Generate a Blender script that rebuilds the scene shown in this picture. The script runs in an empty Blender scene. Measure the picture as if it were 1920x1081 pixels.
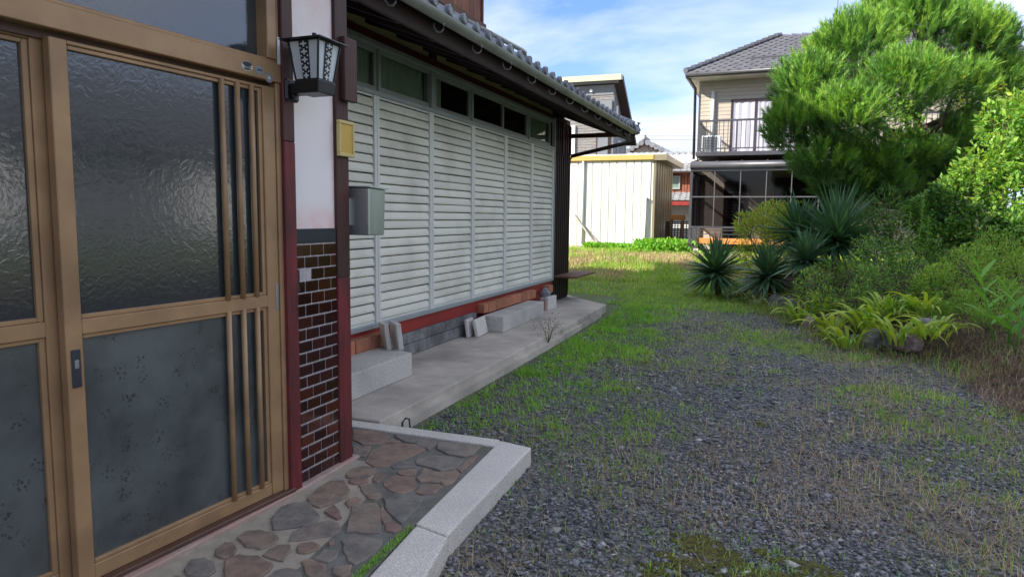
import bpy, math, random
import numpy as np
from mathutils import Vector, Matrix
R=math.radians
random.seed(7); rng=np.random.default_rng(7)
S=bpy.context.scene
C=S.collection
# ------------------------------------------------------------ camera
YAW,PITCH,ROLL=R(21.0),R(5.93),R(0.6)
fwd=Vector((-math.sin(YAW)*math.cos(PITCH),math.cos(YAW)*math.cos(PITCH),-math.sin(PITCH)))
r0=Vector((math.cos(YAW),math.sin(YAW),0)); u0=r0.cross(fwd)
rt=r0*math.cos(ROLL)+u0*math.sin(ROLL); up=u0*math.cos(ROLL)-r0*math.sin(ROLL)
cam=bpy.data.objects.new('camera',bpy.data.cameras.new('camera')); C.objects.link(cam)
M=Matrix.Identity(4)
for i,v in enumerate((rt,up,-fwd)):
    for j in range(3): M[j][i]=v[j]
M.translation=Vector((0,0,1.30)); cam.matrix_world=M
cam.data.sensor_width=36; cam.data.lens=24.375; cam.data.clip_end=2000; cam.data.clip_start=.05
S.camera=cam
# ------------------------------------------------------------ light
SUN_EL=R(30); SDX,SDY=.75,.66            # horizontal travel direction of the sunlight
sd=Vector((SDX,SDY,0)).normalized()
sundir=Vector((sd.x*math.cos(SUN_EL),sd.y*math.cos(SUN_EL),-math.sin(SUN_EL)))
sun=bpy.data.objects.new('sun',bpy.data.lights.new('sun','SUN')); C.objects.link(sun)
sun.data.energy=2.0; sun.data.angle=R(.55); sun.data.color=(1,.93,.82)
sun.rotation_euler=sundir.to_track_quat('-Z','Y').to_euler(); sun.location=(-8,-8,12)
W=bpy.data.worlds.new('World'); S.world=W; W.use_nodes=True
wn,wl_=W.node_tree.nodes,W.node_tree.links; wn.clear()
sky=wn.new('ShaderNodeTexSky'); sky.sky_type='NISHITA'; sky.sun_disc=False; sky.sun_elevation=SUN_EL
sky.sun_rotation=math.atan2(-sd.x,-sd.y); sky.air_density=1.0; sky.dust_density=.3; sky.ozone_density=3.0
tc=wn.new('ShaderNodeTexCoord'); sep=wn.new('ShaderNodeSeparateXYZ'); wl_.new(tc.outputs['Generated'],sep.inputs[0])
# cloud layer seen on a flat sheet overhead: direction divided by its height
def wm(op,a,b=None,c=None):
    n=wn.new('ShaderNodeMath'); n.operation=op
    for i,v in enumerate((a,b,c)):
        if v is None: continue
        if isinstance(v,(int,float)): n.inputs[i].default_value=v
        else: wl_.new(v,n.inputs[i])
    return n.outputs[0]
zc=wm('ADD',wm('MAXIMUM',sep.outputs[2],0.0),.16)
cx=wm('DIVIDE',sep.outputs[0],zc); cy=wm('DIVIDE',sep.outputs[1],zc)
cmb=wn.new('ShaderNodeCombineXYZ'); wl_.new(cx,cmb.inputs[0]); wl_.new(cy,cmb.inputs[1])
mp=wn.new('ShaderNodeMapping'); wl_.new(cmb.outputs[0],mp.inputs[0]); mp.inputs['Location'].default_value=(9.2,0.4,0); mp.inputs['Rotation'].default_value=(0,0,.9); mp.inputs['Scale'].default_value=(.55,.9,1)
n1=wn.new('ShaderNodeTexNoise'); n1.inputs['Scale'].default_value=1.0; n1.inputs['Detail'].default_value=9; n1.inputs['Roughness'].default_value=.56; n1.inputs['Distortion'].default_value=.35; wl_.new(mp.outputs[0],n1.inputs['Vector'])
rp=wn.new('ShaderNodeValToRGB'); rp.color_ramp.elements[0].position=.36; rp.color_ramp.elements[1].position=.58; wl_.new(n1.outputs[0],rp.inputs[0])
# thin high haze near the horizon
hz=wm('POWER',wm('SUBTRACT',1.0,wm('MAXIMUM',sep.outputs[2],0.0)),7.0)
fac=wm('MINIMUM',wm('ADD',wm('MULTIPLY',rp.outputs[0],.86),wm('MULTIPLY',hz,.55)),.93)
cm=wn.new('ShaderNodeMixRGB'); wl_.new(fac,cm.inputs[0])
n2=wn.new('ShaderNodeTexNoise'); n2.inputs['Scale'].default_value=2.2; n2.inputs['Detail'].default_value=5; wl_.new(mp.outputs[0],n2.inputs['Vector'])
cc=wn.new('ShaderNodeMixRGB'); wl_.new(n2.outputs[0],cc.inputs[0]); cc.inputs[1].default_value=(1.30,1.42,1.68,1); cc.inputs[2].default_value=(2.75,2.76,2.84,1)
# overcast law: cloud brightness grows with elevation, L = Lh (1 + 2 sin e)
el=wm('ADD',wm('MULTIPLY',wm('MAXIMUM',sep.outputs[2],0.0),2.0),1.0)
cl=wn.new('ShaderNodeVectorMath'); cl.operation='SCALE'; wl_.new(cc.outputs[0],cl.inputs[0]); wl_.new(el,cl.inputs['Scale'])
tn=wn.new('ShaderNodeMixRGB'); tn.blend_type='MULTIPLY'; tn.inputs[0].default_value=1; tn.inputs[2].default_value=(.34,.44,.66,1); wl_.new(sky.outputs[0],tn.inputs[1]); wl_.new(tn.outputs[0],cm.inputs[1]); wl_.new(cl.outputs[0],cm.inputs[2])
bg=wn.new('ShaderNodeBackground'); bg.inputs[1].default_value=.085; wl_.new(cm.outputs[0],bg.inputs[0])
wo=wn.new('ShaderNodeOutputWorld'); wl_.new(bg.outputs[0],wo.inputs[0])
S.view_settings.view_transform='Standard'; S.view_settings.look='None'; S.view_settings.gamma=1; S.view_settings.exposure=2.3
S.view_settings.use_curve_mapping=False
S.render.resolution_x=1024; S.render.resolution_y=576
# ------------------------------------------------------------ materials
def mat(name,col,col2=None,rough=.7,scale=3,stretch=(1,1,1),detail=4,bump=0,bscale=None,metallic=0,spec=.5,isl=0,objv=0,dirt=None,dirtscale=1.2,dirtamt=.5,ior=None,hue=0):
    m=bpy.data.materials.new(name); m.use_nodes=True; N=m.node_tree.nodes; L=m.node_tree.links
    b=N['Principled BSDF']; g=N.new('ShaderNodeNewGeometry')
    mp=N.new('ShaderNodeMapping'); L.new(g.outputs['Position'],mp.inputs[0]); mp.inputs['Scale'].default_value=stretch
    n=N.new('ShaderNodeTexNoise'); n.inputs['Scale'].default_value=scale; n.inputs['Detail'].default_value=detail; n.inputs['Roughness'].default_value=.62; L.new(mp.outputs[0],n.inputs['Vector'])
    rp=N.new('ShaderNodeValToRGB'); L.new(n.outputs[0],rp.inputs[0]); rp.color_ramp.elements[0].position=.32; rp.color_ramp.elements[1].position=.68
    if col2 is None: col2=tuple(c*.72 for c in col)
    rp.color_ramp.elements[0].color=(*col2,1); rp.color_ramp.elements[1].color=(*col,1)
    out=rp.outputs[0]
    if dirt:
        n3=N.new('ShaderNodeTexNoise'); n3.inputs['Scale'].default_value=dirtscale; n3.inputs['Detail'].default_value=6; L.new(g.outputs['Position'],n3.inputs['Vector'])
        r3=N.new('ShaderNodeValToRGB'); r3.color_ramp.elements[0].position=.45; r3.color_ramp.elements[1].position=.72; L.new(n3.outputs[0],r3.inputs[0])
        mm=N.new('ShaderNodeMath'); mm.operation='MULTIPLY'; mm.inputs[1].default_value=dirtamt; L.new(r3.outputs[0],mm.inputs[0])
        mx=N.new('ShaderNodeMixRGB'); L.new(mm.outputs[0],mx.inputs[0]); L.new(out,mx.inputs[1]); mx.inputs[2].default_value=(*dirt,1); out=mx.outputs[0]
    if isl or objv or hue:
        hs=N.new('ShaderNodeHueSaturation'); L.new(out,hs.inputs['Color'])
        if isl: src=g.outputs['Random Per Island']; amt=isl
        else: oi=N.new('ShaderNodeObjectInfo'); src=oi.outputs['Random']; amt=objv
        mr=N.new('ShaderNodeMapRange'); L.new(src,mr.inputs[0]); mr.inputs['To Min'].default_value=1-amt; mr.inputs['To Max'].default_value=1+amt; L.new(mr.outputs[0],hs.inputs['Value'])
        if hue:
            m7=N.new('ShaderNodeMath'); m7.operation='MULTIPLY'; L.new(src,m7.inputs[0]); m7.inputs[1].default_value=7.31
            fr=N.new('ShaderNodeMath'); fr.operation='FRACT'; L.new(m7.outputs[0],fr.inputs[0])
            m8=N.new('ShaderNodeMapRange'); L.new(fr.outputs[0],m8.inputs[0]); m8.inputs['To Min'].default_value=.5-hue; m8.inputs['To Max'].default_value=.5+hue; L.new(m8.outputs[0],hs.inputs['Hue'])
        out=hs.outputs[0]
    L.new(out,b.inputs['Base Color'])
    b.inputs['Roughness'].default_value=rough; b.inputs['Metallic'].default_value=metallic
    b.inputs['Specular IOR Level'].default_value=spec
    if ior: b.inputs['IOR'].default_value=ior
    if bump:
        bn=N.new('ShaderNodeTexNoise'); bn.inputs['Scale'].default_value=bscale or scale*4; bn.inputs['Detail'].default_value=5; L.new(mp.outputs[0],bn.inputs['Vector'])
        bb=N.new('ShaderNodeBump'); bb.inputs['Strength'].default_value=bump; bb.inputs['Distance'].default_value=.01; L.new(bn.outputs[0],bb.inputs['Height']); L.new(bb.outputs[0],b.inputs['Normal'])
    return m
def leafmat(name,col,col2,isl=.35,rough=.5,trans=.35,hue=.03,scale=1.5):
    m=mat(name,col,col2,rough=rough,scale=scale,isl=isl,hue=hue,detail=2,spec=.35)
    N=m.node_tree.nodes; L=m.node_tree.links; b=N['Principled BSDF']; o=N['Material Output']
    t=N.new('ShaderNodeBsdfTranslucent'); src=b.inputs['Base Color'].links[0].from_socket; 
    mu=N.new('ShaderNodeMixRGB'); mu.blend_type='MULTIPLY'; mu.inputs[0].default_value=1; mu.inputs[2].default_value=(1.5,1.6,.6,1); L.new(src,mu.inputs[1]); L.new(mu.outputs[0],t.inputs['Color'])
    mx=N.new('ShaderNodeMixShader'); mx.inputs[0].default_value=trans; L.new(b.outputs[0],mx.inputs[1]); L.new(t.outputs[0],mx.inputs[2]); L.new(mx.outputs[0],o.inputs['Surface'])
    return m
def glassmat(name,tint=(.8,.85,.85),ior=1.5,rough=.0,dark=.35):
    """thin window pane: fresnel mirror over a partly see-through tinted sheet"""
    m=bpy.data.materials.new(name); m.use_nodes=True; N=m.node_tree.nodes; L=m.node_tree.links
    for n in list(N):
        if n.type=='BSDF_PRINCIPLED': N.remove(n)
    o=N['Material Output']; t=N.new('ShaderNodeBsdfTransparent'); t.inputs[0].default_value=(*tint,1)
    gl=N.new('ShaderNodeBsdfGlossy'); gl.inputs['Roughness'].default_value=rough
    f=N.new('ShaderNodeLayerWeight'); f.inputs[0].default_value=.5; F0=((ior-1)/(ior+1))**2
    pw=N.new('ShaderNodeMath'); pw.operation='POWER'; L.new(f.outputs['Facing'],pw.inputs[0]); pw.inputs[1].default_value=5
    ma=N.new('ShaderNodeMath'); ma.operation='MULTIPLY_ADD'; L.new(pw.outputs[0],ma.inputs[0]); ma.inputs[1].default_value=1-F0; ma.inputs[2].default_value=F0
    mx=N.new('ShaderNodeMixShader'); L.new(ma.outputs[0],mx.inputs[0]); L.new(t.outputs[0],mx.inputs[1]); L.new(gl.outputs[0],mx.inputs[2]); L.new(mx.outputs[0],o.inputs['Surface'])
    return m
M_={}
M_['bronze']=mat('gold_bronze_aluminium',(.40,.245,.12),(.32,.195,.095),rough=.45,scale=6,metallic=.12,bump=.05,bscale=300,dirt=(.20,.12,.065),dirtscale=5,dirtamt=.65)
M_['bronze_dark']=mat('dark_bronze_channel',(.10,.05,.032),(.07,.035,.02),rough=.5,scale=6)
M_['redpost']=mat('weathered_red_painted_timber',(.20,.022,.025),(.085,.013,.014),rough=.6,scale=16,stretch=(1,1,.12),bump=.5,bscale=60,dirt=(.035,.014,.013),dirtscale=4.2,dirtamt=.8)
M_['darkpost']=mat('dark_brown_stained_timber',(.07,.022,.016),(.03,.012,.010),rough=.6,scale=7,stretch=(2,2,.12),bump=.35,bscale=50,dirt=(.16,.018,.018),dirtscale=1.7,dirtamt=.6)
M_['plaster']=mat('white_plaster_with_pink_edges',(.88,.83,.80),(.82,.77,.74),rough=.85,scale=2,bump=.05,bscale=120)
def plastermat():
    m=M_['plaster']; N=m.node_tree.nodes; L=m.node_tree.links; b=N['Principled BSDF']; g=N.new('ShaderNodeNewGeometry'); sp=N.new('ShaderNodeSeparateXYZ'); L.new(g.outputs['Position'],sp.inputs[0])
    n=N.new('ShaderNodeTexNoise'); n.inputs['Scale'].default_value=14; n.inputs['Detail'].default_value=5; L.new(g.outputs['Position'],n.inputs['Vector'])
    def mr(src,a,c):
        r=N.new('ShaderNodeMapRange'); L.new(src,r.inputs[0]); r.inputs['From Min'].default_value=a; r.inputs['From Max'].default_value=c; return r.outputs[0]
    def mth(op,a,c):
        r=N.new('ShaderNodeMath'); r.operation=op; 
        for i,v in enumerate((a,c)):
            if isinstance(v,(int,float)): r.inputs[i].default_value=v
            else: L.new(v,r.inputs[i])
        return r.outputs[0]
    e=mth('MAXIMUM',mth('MAXIMUM',mr(sp.outputs[2],1.36,1.23),mr(sp.outputs[1],2.735,2.768)),mth('MULTIPLY',mr(sp.outputs[2],1.9,2.2),.45))
    f=mth('MULTIPLY',mth('MULTIPLY',e,mr(n.outputs[0],.25,.65)),.6)
    src=b.inputs['Base Color'].links[0].from_socket; mx=N.new('ShaderNodeMixRGB'); L.new(f,mx.inputs[0]); L.new(src,mx.inputs[1]); mx.inputs[2].default_value=(.80,.36,.28,1); L.new(mx.outputs[0],b.inputs['Base Color'])
M_['plaster2']=M_['plaster'].copy(); plastermat()
M_['black_trim']=mat('black_paint_trim',(.022,.026,.034),rough=.5)
M_['mortar']=mat('pale_tile_grout',(.50,.47,.46),rough=.9,scale=30,bump=.2)
def tilemat():
    m=mat('glazed_brown_tile',(.06,.012,.008),(.022,.005,.005),rough=.09,scale=9,detail=3,bump=.08,bscale=25)
    N=m.node_tree.nodes; L=m.node_tree.links; b=N['Principled BSDF']
    oi=N.new('ShaderNodeObjectInfo'); r=N.new('ShaderNodeValToRGB'); L.new(oi.outputs['Random'],r.inputs[0])
    e=r.color_ramp.elements; e[0].color=(.014,.004,.005,1); e[1].color=(.11,.024,.010,1); e[1].position=1
    for p,c in ((.3,(.020,.005,.006)),(.6,(.030,.006,.006)),(.85,(.05,.010,.007))): x=e.new(p); x.color=(*c,1)
    src=b.inputs['Base Color'].links[0].from_socket
    mx=N.new('ShaderNodeMixRGB'); mx.inputs[0].default_value=.3; L.new(r.outputs[0],mx.inputs[1]); L.new(src,mx.inputs[2]); L.new(mx.outputs[0],b.inputs['Base Color'])
    return m
M_['tile']=tilemat()
M_['slat']=mat('cream_aluminium_slat',(.82,.81,.70),(.75,.74,.63),rough=.5,scale=4,stretch=(1,.5,3),spec=.4,dirt=(.42,.41,.33),dirtscale=2.2,dirtamt=.5,objv=.07)
M_['stile']=mat('pale_grey_aluminium_stile',(.80,.81,.76),(.73,.74,.69),rough=.42,scale=4,metallic=.15)
M_['alu']=mat('grey_aluminium_rail',(.40,.44,.45),(.34,.37,.38),rough=.45,scale=5,metallic=.3)
M_['redbeam']=mat('dark_red_painted_beam',(.34,.028,.024),(.20,.018,.017),rough=.5,scale=4,stretch=(1,.3,1),dirt=(.07,.015,.012),dirtscale=4,dirtamt=.5,bump=.1)
M_['maroon']=mat('maroon_lintel',(.11,.010,.014),(.07,.008,.01),rough=.6,scale=3)
M_['olive']=mat('yellowed_plaster_strip',(.52,.52,.25),(.44,.44,.2),rough=.9,scale=3)
M_['soffit']=mat('dark_stained_eave_wood',(.040,.020,.020),(.025,.012,.012),rough=.75,scale=6,stretch=(.3,3,1))
M_['gutter']=mat('grey_plastic_gutter',(.30,.315,.28),(.20,.215,.19),rough=.4,scale=2.5,dirt=(.12,.13,.09),dirtscale=2.4,dirtamt=.5)
M_['hook']=mat('dull_metal_hook',(.36,.37,.37),rough=.5,metallic=.5)
M_['kawara']=mat('silver_grey_roof_tile',(.27,.29,.31),(.15,.16,.18),rough=.38,scale=9,bump=.15,dirt=(.09,.09,.09),dirtscale=7,dirtamt=.6,objv=.18)
M_['brownclad']=mat('dark_brown_steel_cladding',(.030,.014,.014),(.02,.01,.01),rough=.5,scale=3,stretch=(1,1,.3))
M_['boards']=mat('weathered_cedar_boards',(.30,.10,.045),(.10,.030,.018),rough=.7,scale=6,stretch=(3,3,.25),bump=.3,objv=.3)
M_['rusty']=mat('rust_brown_board',(.16,.072,.04),(.09,.04,.025),rough=.8,scale=8)
M_['conc']=mat('weathered_concrete',(.60,.53,.44),(.43,.385,.32),rough=.92,scale=5,bump=.35,bscale=70,dirt=(.19,.175,.15),dirtscale=1.6,dirtamt=.7)
M_['concblk']=mat('speckled_terrazzo_concrete',(.64,.61,.54),(.42,.405,.37),rough=.9,scale=70,detail=3,bump=.3,bscale=120,dirt=(.27,.265,.25),dirtscale=3,dirtamt=.5)
M_['concpale']=mat('pale_concrete_block',(.68,.64,.58),(.56,.53,.48),rough=.9,scale=9,bump=.3,bscale=90)
M_['concdark']=mat('soot_stained_grey_block',(.25,.25,.24),(.085,.085,.085),rough=.92,scale=6,bump=.3,bscale=60,objv=.2)
M_['brick']=mat('orange_clay_brick',(.50,.20,.105),(.38,.14,.075),rough=.9,scale=12,bump=.25,objv=.2,dirt=(.30,.16,.10),dirtscale=9,dirtamt=.5)
M_['granite']=mat('speckled_white_granite',(.82,.76,.66),(.42,.395,.35),rough=.75,scale=150,detail=2,bump=.25,bscale=160,dirt=(.34,.33,.29),dirtscale=2.5,dirtamt=.35)
M_['greymortar']=mat('grey_joint_mortar',(.20,.19,.17),(.12,.115,.10),rough=.95,scale=14,bump=.35,bscale=110,dirt=(.09,.10,.05),dirtscale=4,dirtamt=.6)
M_['sandmortar']=mat('sandy_pink_joint_mortar',(.42,.36,.27),(.30,.255,.19),rough=.95,scale=14,bump=.35,bscale=110,dirt=(.20,.18,.155),dirtscale=1.7,dirtamt=.5)
M_['pinkconc']=mat('pink_tinted_cement_sill',(.44,.33,.28),(.32,.23,.19),rough=.9,scale=12,bump=.3,dirt=(.34,.10,.07),dirtscale=6,dirtamt=.5)
def stonemat():
    m=mat('slate_paving_stone',(.25,.195,.155),(.12,.10,.095),rough=.72,scale=11,detail=8,bump=.8,bscale=26,dirt=(.30,.25,.19),dirtscale=16,dirtamt=.5)
    N=m.node_tree.nodes; L=m.node_tree.links; b=N['Principled BSDF']
    oi=N.new('ShaderNodeObjectInfo'); r=N.new('ShaderNodeValToRGB'); L.new(oi.outputs['Random'],r.inputs[0]); r.color_ramp.interpolation='LINEAR'
    e=r.color_ramp.elements; e[0].color=(.85,.97,1.0,1); e[1].color=(1.0,.78,.78,1)
    for p,c in ((.3,(.95,1.02,1.0)),(.55,(1.1,.98,.86)),(.8,(1.1,.92,.82))): x=e.new(p); x.color=(*c,1)
    src=b.inputs['Base Color'].links[0].from_socket
    mx=N.new('ShaderNodeMixRGB'); mx.blend_type='MULTIPLY'; mx.inputs[0].default_value=1; L.new(r.outputs[0],mx.inputs[1]); L.new(src,mx.inputs[2]); L.new(mx.outputs[0],b.inputs['Base Color'])
    return m
M_['stone']=stonemat()
M_['blackmetal']=mat('black_lamp_metal',(.016,.016,.018),(.01,.01,.011),rough=.4,spec=.5)
M_['lampglass']=mat('milky_lantern_glass',(.62,.66,.66),(.52,.57,.58),rough=.25,scale=9,spec=.6)
M_['whiteplastic']=mat('white_plastic',(.7,.73,.73),(.66,.69,.69),rough=.4)
M_['yellowbox']=mat('yellowed_cream_plastic',(.62,.50,.20),(.55,.43,.16),rough=.45)
M_['yellowin']=mat('amber_yellow_plate',(.62,.40,.06),(.55,.34,.05),rough=.4,scale=12)
M_['steel']=mat('brushed_stainless_steel',(.56,.60,.58),(.48,.52,.50),rough=.28,metallic=.75,scale=20,stretch=(1,1,.1))
M_['handle']=mat('dark_grey_handle_plate',(.06,.065,.08),rough=.4,metallic=.4)
M_['silver']=mat('silver_lock_metal',(.45,.46,.47),rough=.35,metallic=.8)
M_['stickw']=mat('white_sticker',(.62,.62,.56),rough=.5); M_['stickk']=mat('dark_sticker_print',(.03,.04,.045),rough=.5); M_['sticks']=mat('silver_sticker',(.34,.36,.37),rough=.35,metallic=.3)
M_['curtain']=mat('grey_green_curtain',(.88,.90,.78),(.60,.64,.54),rough=.9,scale=12,stretch=(1,4,.4))
M_['whitecurtain']=mat('white_lace_curtain',(.85,.84,.84),(.62,.60,.63),rough=.9,scale=7,stretch=(3.2,1,.05),detail=2)
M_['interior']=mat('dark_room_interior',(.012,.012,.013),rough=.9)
M_['winglass']=glassmat('window_glass',(.72,.78,.76),1.55)
def doorglass(lower):
    m=mat('patterned_door_glass_lower' if lower else 'hammered_door_glass',(.034,.043,.046) if not lower else (.095,.115,.112),(.026,.034,.037),rough=.30 if lower else .11,scale=3,spec=.9,ior=1.62)
    N=m.node_tree.nodes; L=m.node_tree.links; b=N['Principled BSDF']; g=N.new('ShaderNodeNewGeometry')
    if lower:
        v=N.new('ShaderNodeTexVoronoi'); v.inputs['Scale'].default_value=13; v.inputs['Randomness'].default_value=.85
        v2=N.new('ShaderNodeTexVoronoi'); v2.inputs['Scale'].default_value=75; L.new(g.outputs['Position'],v2.inputs['Vector'])
        L.new(g.outputs['Position'],v.inputs['Vector'])
        a=N.new('ShaderNodeMath'); a.operation='LESS_THAN'; L.new(v2.outputs['Distance'],a.inputs[0]); a.inputs[1].default_value=.36
        r=N.new('ShaderNodeMapRange'); L.new(v.outputs['Distance'],r.inputs[0]); r.inputs['From Min'].default_value=.46; r.inputs['From Max'].default_value=.22
        k=N.new('ShaderNodeMath'); k.operation='MULTIPLY'; L.new(a.outputs[0],k.inputs[0]); L.new(r.outputs[0],k.inputs[1])
        src=b.inputs['Base Color'].links[0].from_socket
        mx=N.new('ShaderNodeMixRGB'); L.new(k.outputs[0],mx.inputs[0]); L.new(src,mx.inputs[1]); mx.inputs[2].default_value=(.018,.022,.024,1); L.new(mx.outputs[0],b.inputs['Base Color'])
        n=N.new('ShaderNodeTexNoise'); n.inputs['Scale'].default_value=240; L.new(g.outputs['Position'],n.inputs['Vector'])
        bb=N.new('ShaderNodeBump'); bb.inputs['Strength'].default_value=.12; bb.inputs['Distance'].default_value=.002; L.new(n.outputs[0],bb.inputs['Height'])
    else:
        v=N.new('ShaderNodeTexNoise'); v.inputs['Scale'].default_value=34; v.inputs['Detail'].default_value=3; v.inputs['Distortion'].default_value=1.4; L.new(g.outputs['Position'],v.inputs['Vector'])
        bb=N.new('ShaderNodeBump'); bb.inputs['Strength'].default_value=.17; bb.inputs['Distance'].default_value=.0035; L.new(v.outputs[0],bb.inputs['Height'])
    L.new(bb.outputs[0],b.inputs['Normal'])
    return m
M_['glass_up']=doorglass(False); M_['glass_lo']=doorglass(True)
# ------------------------------------------------------------ mesh helpers
WL={}
class MB:
    def __init__(s): s.v=[]; s.f=[]
    def quad(s,*p):
        b=len(s.v); s.v+= [tuple(q) for q in p]; s.f.append(tuple(range(b,b+len(p)))); return s
    def hexa(s,p):   # 8 points: bottom 4 ccw, top 4 ccw
        b=len(s.v); s.v+=[tuple(q) for q in p]
        s.f+=[(b+3,b+2,b+1,b),(b+4,b+5,b+6,b+7)]+[(b+i,b+(i+1)%4,b+4+(i+1)%4,b+4+i) for i in range(4)]; return s
    def box(s,x0,y0,z0,x1,y1,z1):
        x0,x1=sorted((x0,x1)); y0,y1=sorted((y0,y1)); z0,z1=sorted((z0,z1))
        return s.hexa([(x0,y0,z0),(x1,y0,z0),(x1,y1,z0),(x0,y1,z0),(x0,y0,z1),(x1,y0,z1),(x1,y1,z1),(x0,y1,z1)])
    def prism(s,poly,z0,z1,jit=0):
        n=len(poly); b=len(s.v)
        a=sum(poly[i][0]*poly[(i+1)%n][1]-poly[(i+1)%n][0]*poly[i][1] for i in range(n))
        if a<0: poly=poly[::-1]
        s.v+=[(x,y,z0) for x,y in poly]+[(x,y,z1+random.uniform(-jit,jit)) for x,y in poly]
        s.f.append(tuple(range(b+n-1,b-1,-1))); s.f.append(tuple(range(b+n,b+2*n)))
        s.f+=[(b+i,b+(i+1)%n,b+n+(i+1)%n,b+n+i) for i in range(n)]; return s
    def bar(s,p,q,w,h=None,upv=(0,0,1)):   # rectangular bar from p to q
        p,q=Vector(p),Vector(q); d=(q-p).normalized(); u=Vector(upv)
        if abs(d.dot(u))>.98: u=Vector((1,0,0))
        a=d.cross(u).normalized(); c=a.cross(d); h=h or w; a*=w/2; c*=h/2
        return s.hexa([p-a-c,p+a-c,p+a+c,p-a+c,q-a-c,q+a-c,q+a+c,q-a+c])
    def tube(s,pts,r,n=8,cap=True):
        pts=[Vector(p) for p in pts]; rs=r if isinstance(r,(list,tuple)) else [r]*len(pts); b=len(s.v)
        u=Vector((0,0,1))
        for i,p in enumerate(pts):
            d=(pts[min(i+1,len(pts)-1)]-pts[max(i-1,0)]).normalized()
            uu=u if abs(d.dot(u))<.95 else Vector((1,0,0))
            a=d.cross(uu).normalized(); c=a.cross(d)
            for k in range(n):
                t=2*math.pi*k/n; s.v.append(tuple(p+(a*math.cos(t)+c*math.sin(t))*rs[i]))
        for i in range(len(pts)-1):
            for k in range(n): s.f.append((b+i*n+k,b+i*n+(k+1)%n,b+(i+1)*n+(k+1)%n,b+(i+1)*n+k))
        if cap: s.f.append(tuple(range(b+n-1,b-1,-1))); s.f.append(tuple(b+(len(pts)-1)*n+k for k in range(n)))
        return s
    def xf(s,fn): s.v=[tuple(fn(p)) for p in s.v]; return s
def mkmesh(name,mb,material,c=(0,0,0),smooth=False,bevel=0,seg=1):
    me=bpy.data.meshes.new(name); me.from_pydata([(x-c[0],y-c[1],z-c[2]) for x,y,z in mb.v],[],mb.f); me.update()
    if bevel:
        import bmesh
        bm=bmesh.new(); bm.from_mesh(me); bmesh.ops.recalc_face_normals(bm,faces=bm.faces)
        bmesh.ops.bevel(bm,geom=list(bm.edges),offset=bevel,segments=seg,affect='EDGES',profile=.6,clamp_overlap=True); bm.to_mesh(me); bm.free()
    if smooth: me.polygons.foreach_set('use_smooth',[True]*len(me.polygons))
    me.materials.append(material); return me
def link(name,me,parent,wloc,rot=None,scale=None):
    o=bpy.data.objects.new(name,me); C.objects.link(o); wloc=Vector(wloc)
    if parent is not None: o.parent=parent; o.location=wloc-WL[parent.name]
    else: o.location=wloc
    if rot is not None: o.rotation_euler=rot
    if scale is not None: o.scale=scale
    WL[o.name]=wloc; return o
def obj(name,mb,material,parent=None,smooth=False,bevel=0,seg=1,label=None,kind=None):
    a=np.array(mb.v); c=(a.min(0)+a.max(0))/2; c=Vector(c.tolist())
    me=mkmesh(name,mb,material,c,smooth,bevel,seg); o=link(name,me,parent,c)
    if label: o['label']=label
    if kind: o['kind']=kind
    return o
def thing(name,label,cat,loc,group=None):
    o=bpy.data.objects.new(name,None); C.objects.link(o); o.location=loc; o.empty_display_size=.1; WL[o.name]=Vector(loc)
    o['label']=label; o['category']=cat
    if group: o['group']=group
    return o
def tag(o,label,cat,group=None):
    o['label']=label; o['category']=cat
    if group: o['group']=group
    return o
def struct(name,mb,material,**k): return obj(name,mb,material,None,kind='structure',**k)
def soup(name,P,F,material,parent=None,kind=None,smooth=False):
    n,k,_=P.shape; F=np.asarray(F,dtype=np.int64); m,s=F.shape
    c=P.reshape(-1,3).mean(0); v=(P-c).reshape(-1,3).astype(np.float32)
    me=bpy.data.meshes.new(name); me.vertices.add(n*k); me.vertices.foreach_set('co',v.ravel())
    idx=(F[None]+k*np.arange(n)[:,None,None]).reshape(-1).astype(np.int32)
    me.loops.add(len(idx)); me.loops.foreach_set('vertex_index',idx)
    me.polygons.add(n*m); me.polygons.foreach_set('loop_start',(np.arange(n*m)*s).astype(np.int32))
    me.update(calc_edges=True); me.validate()
    if smooth: me.polygons.foreach_set('use_smooth',[True]*len(me.polygons))
    me.materials.append(material); o=link(name,me,parent,Vector(c.tolist()))
    if kind: o['kind']=kind
    return o
def norm(a): return a/np.maximum(np.linalg.norm(a,axis=-1,keepdims=True),1e-9)
def vnoise(x,y,seed=0):
    xi=np.floor(x).astype(int); yi=np.floor(y).astype(int); fx=x-xi; fy=y-yi; fx=fx*fx*(3-2*fx); fy=fy*fy*(3-2*fy)
    def h(a,b): 
        t=np.sin(a*127.1+b*311.7+seed*74.7)*43758.5453; return t-np.floor(t)
    return (h(xi,yi)*(1-fx)+h(xi+1,yi)*fx)*(1-fy)+(h(xi,yi+1)*(1-fx)+h(xi+1,yi+1)*fx)*fy
def fbm(x,y,seed=0,o=4):
    s=0; a=.5; t=0
    for i in range(o): s=s+a*vnoise(x*2**i,y*2**i,seed+i); t+=a; a*=.55
    return s/t
def sstep(x,a,b): t=np.clip((x-a)/(b-a),0,1); return t*t*(3-2*t)

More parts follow.
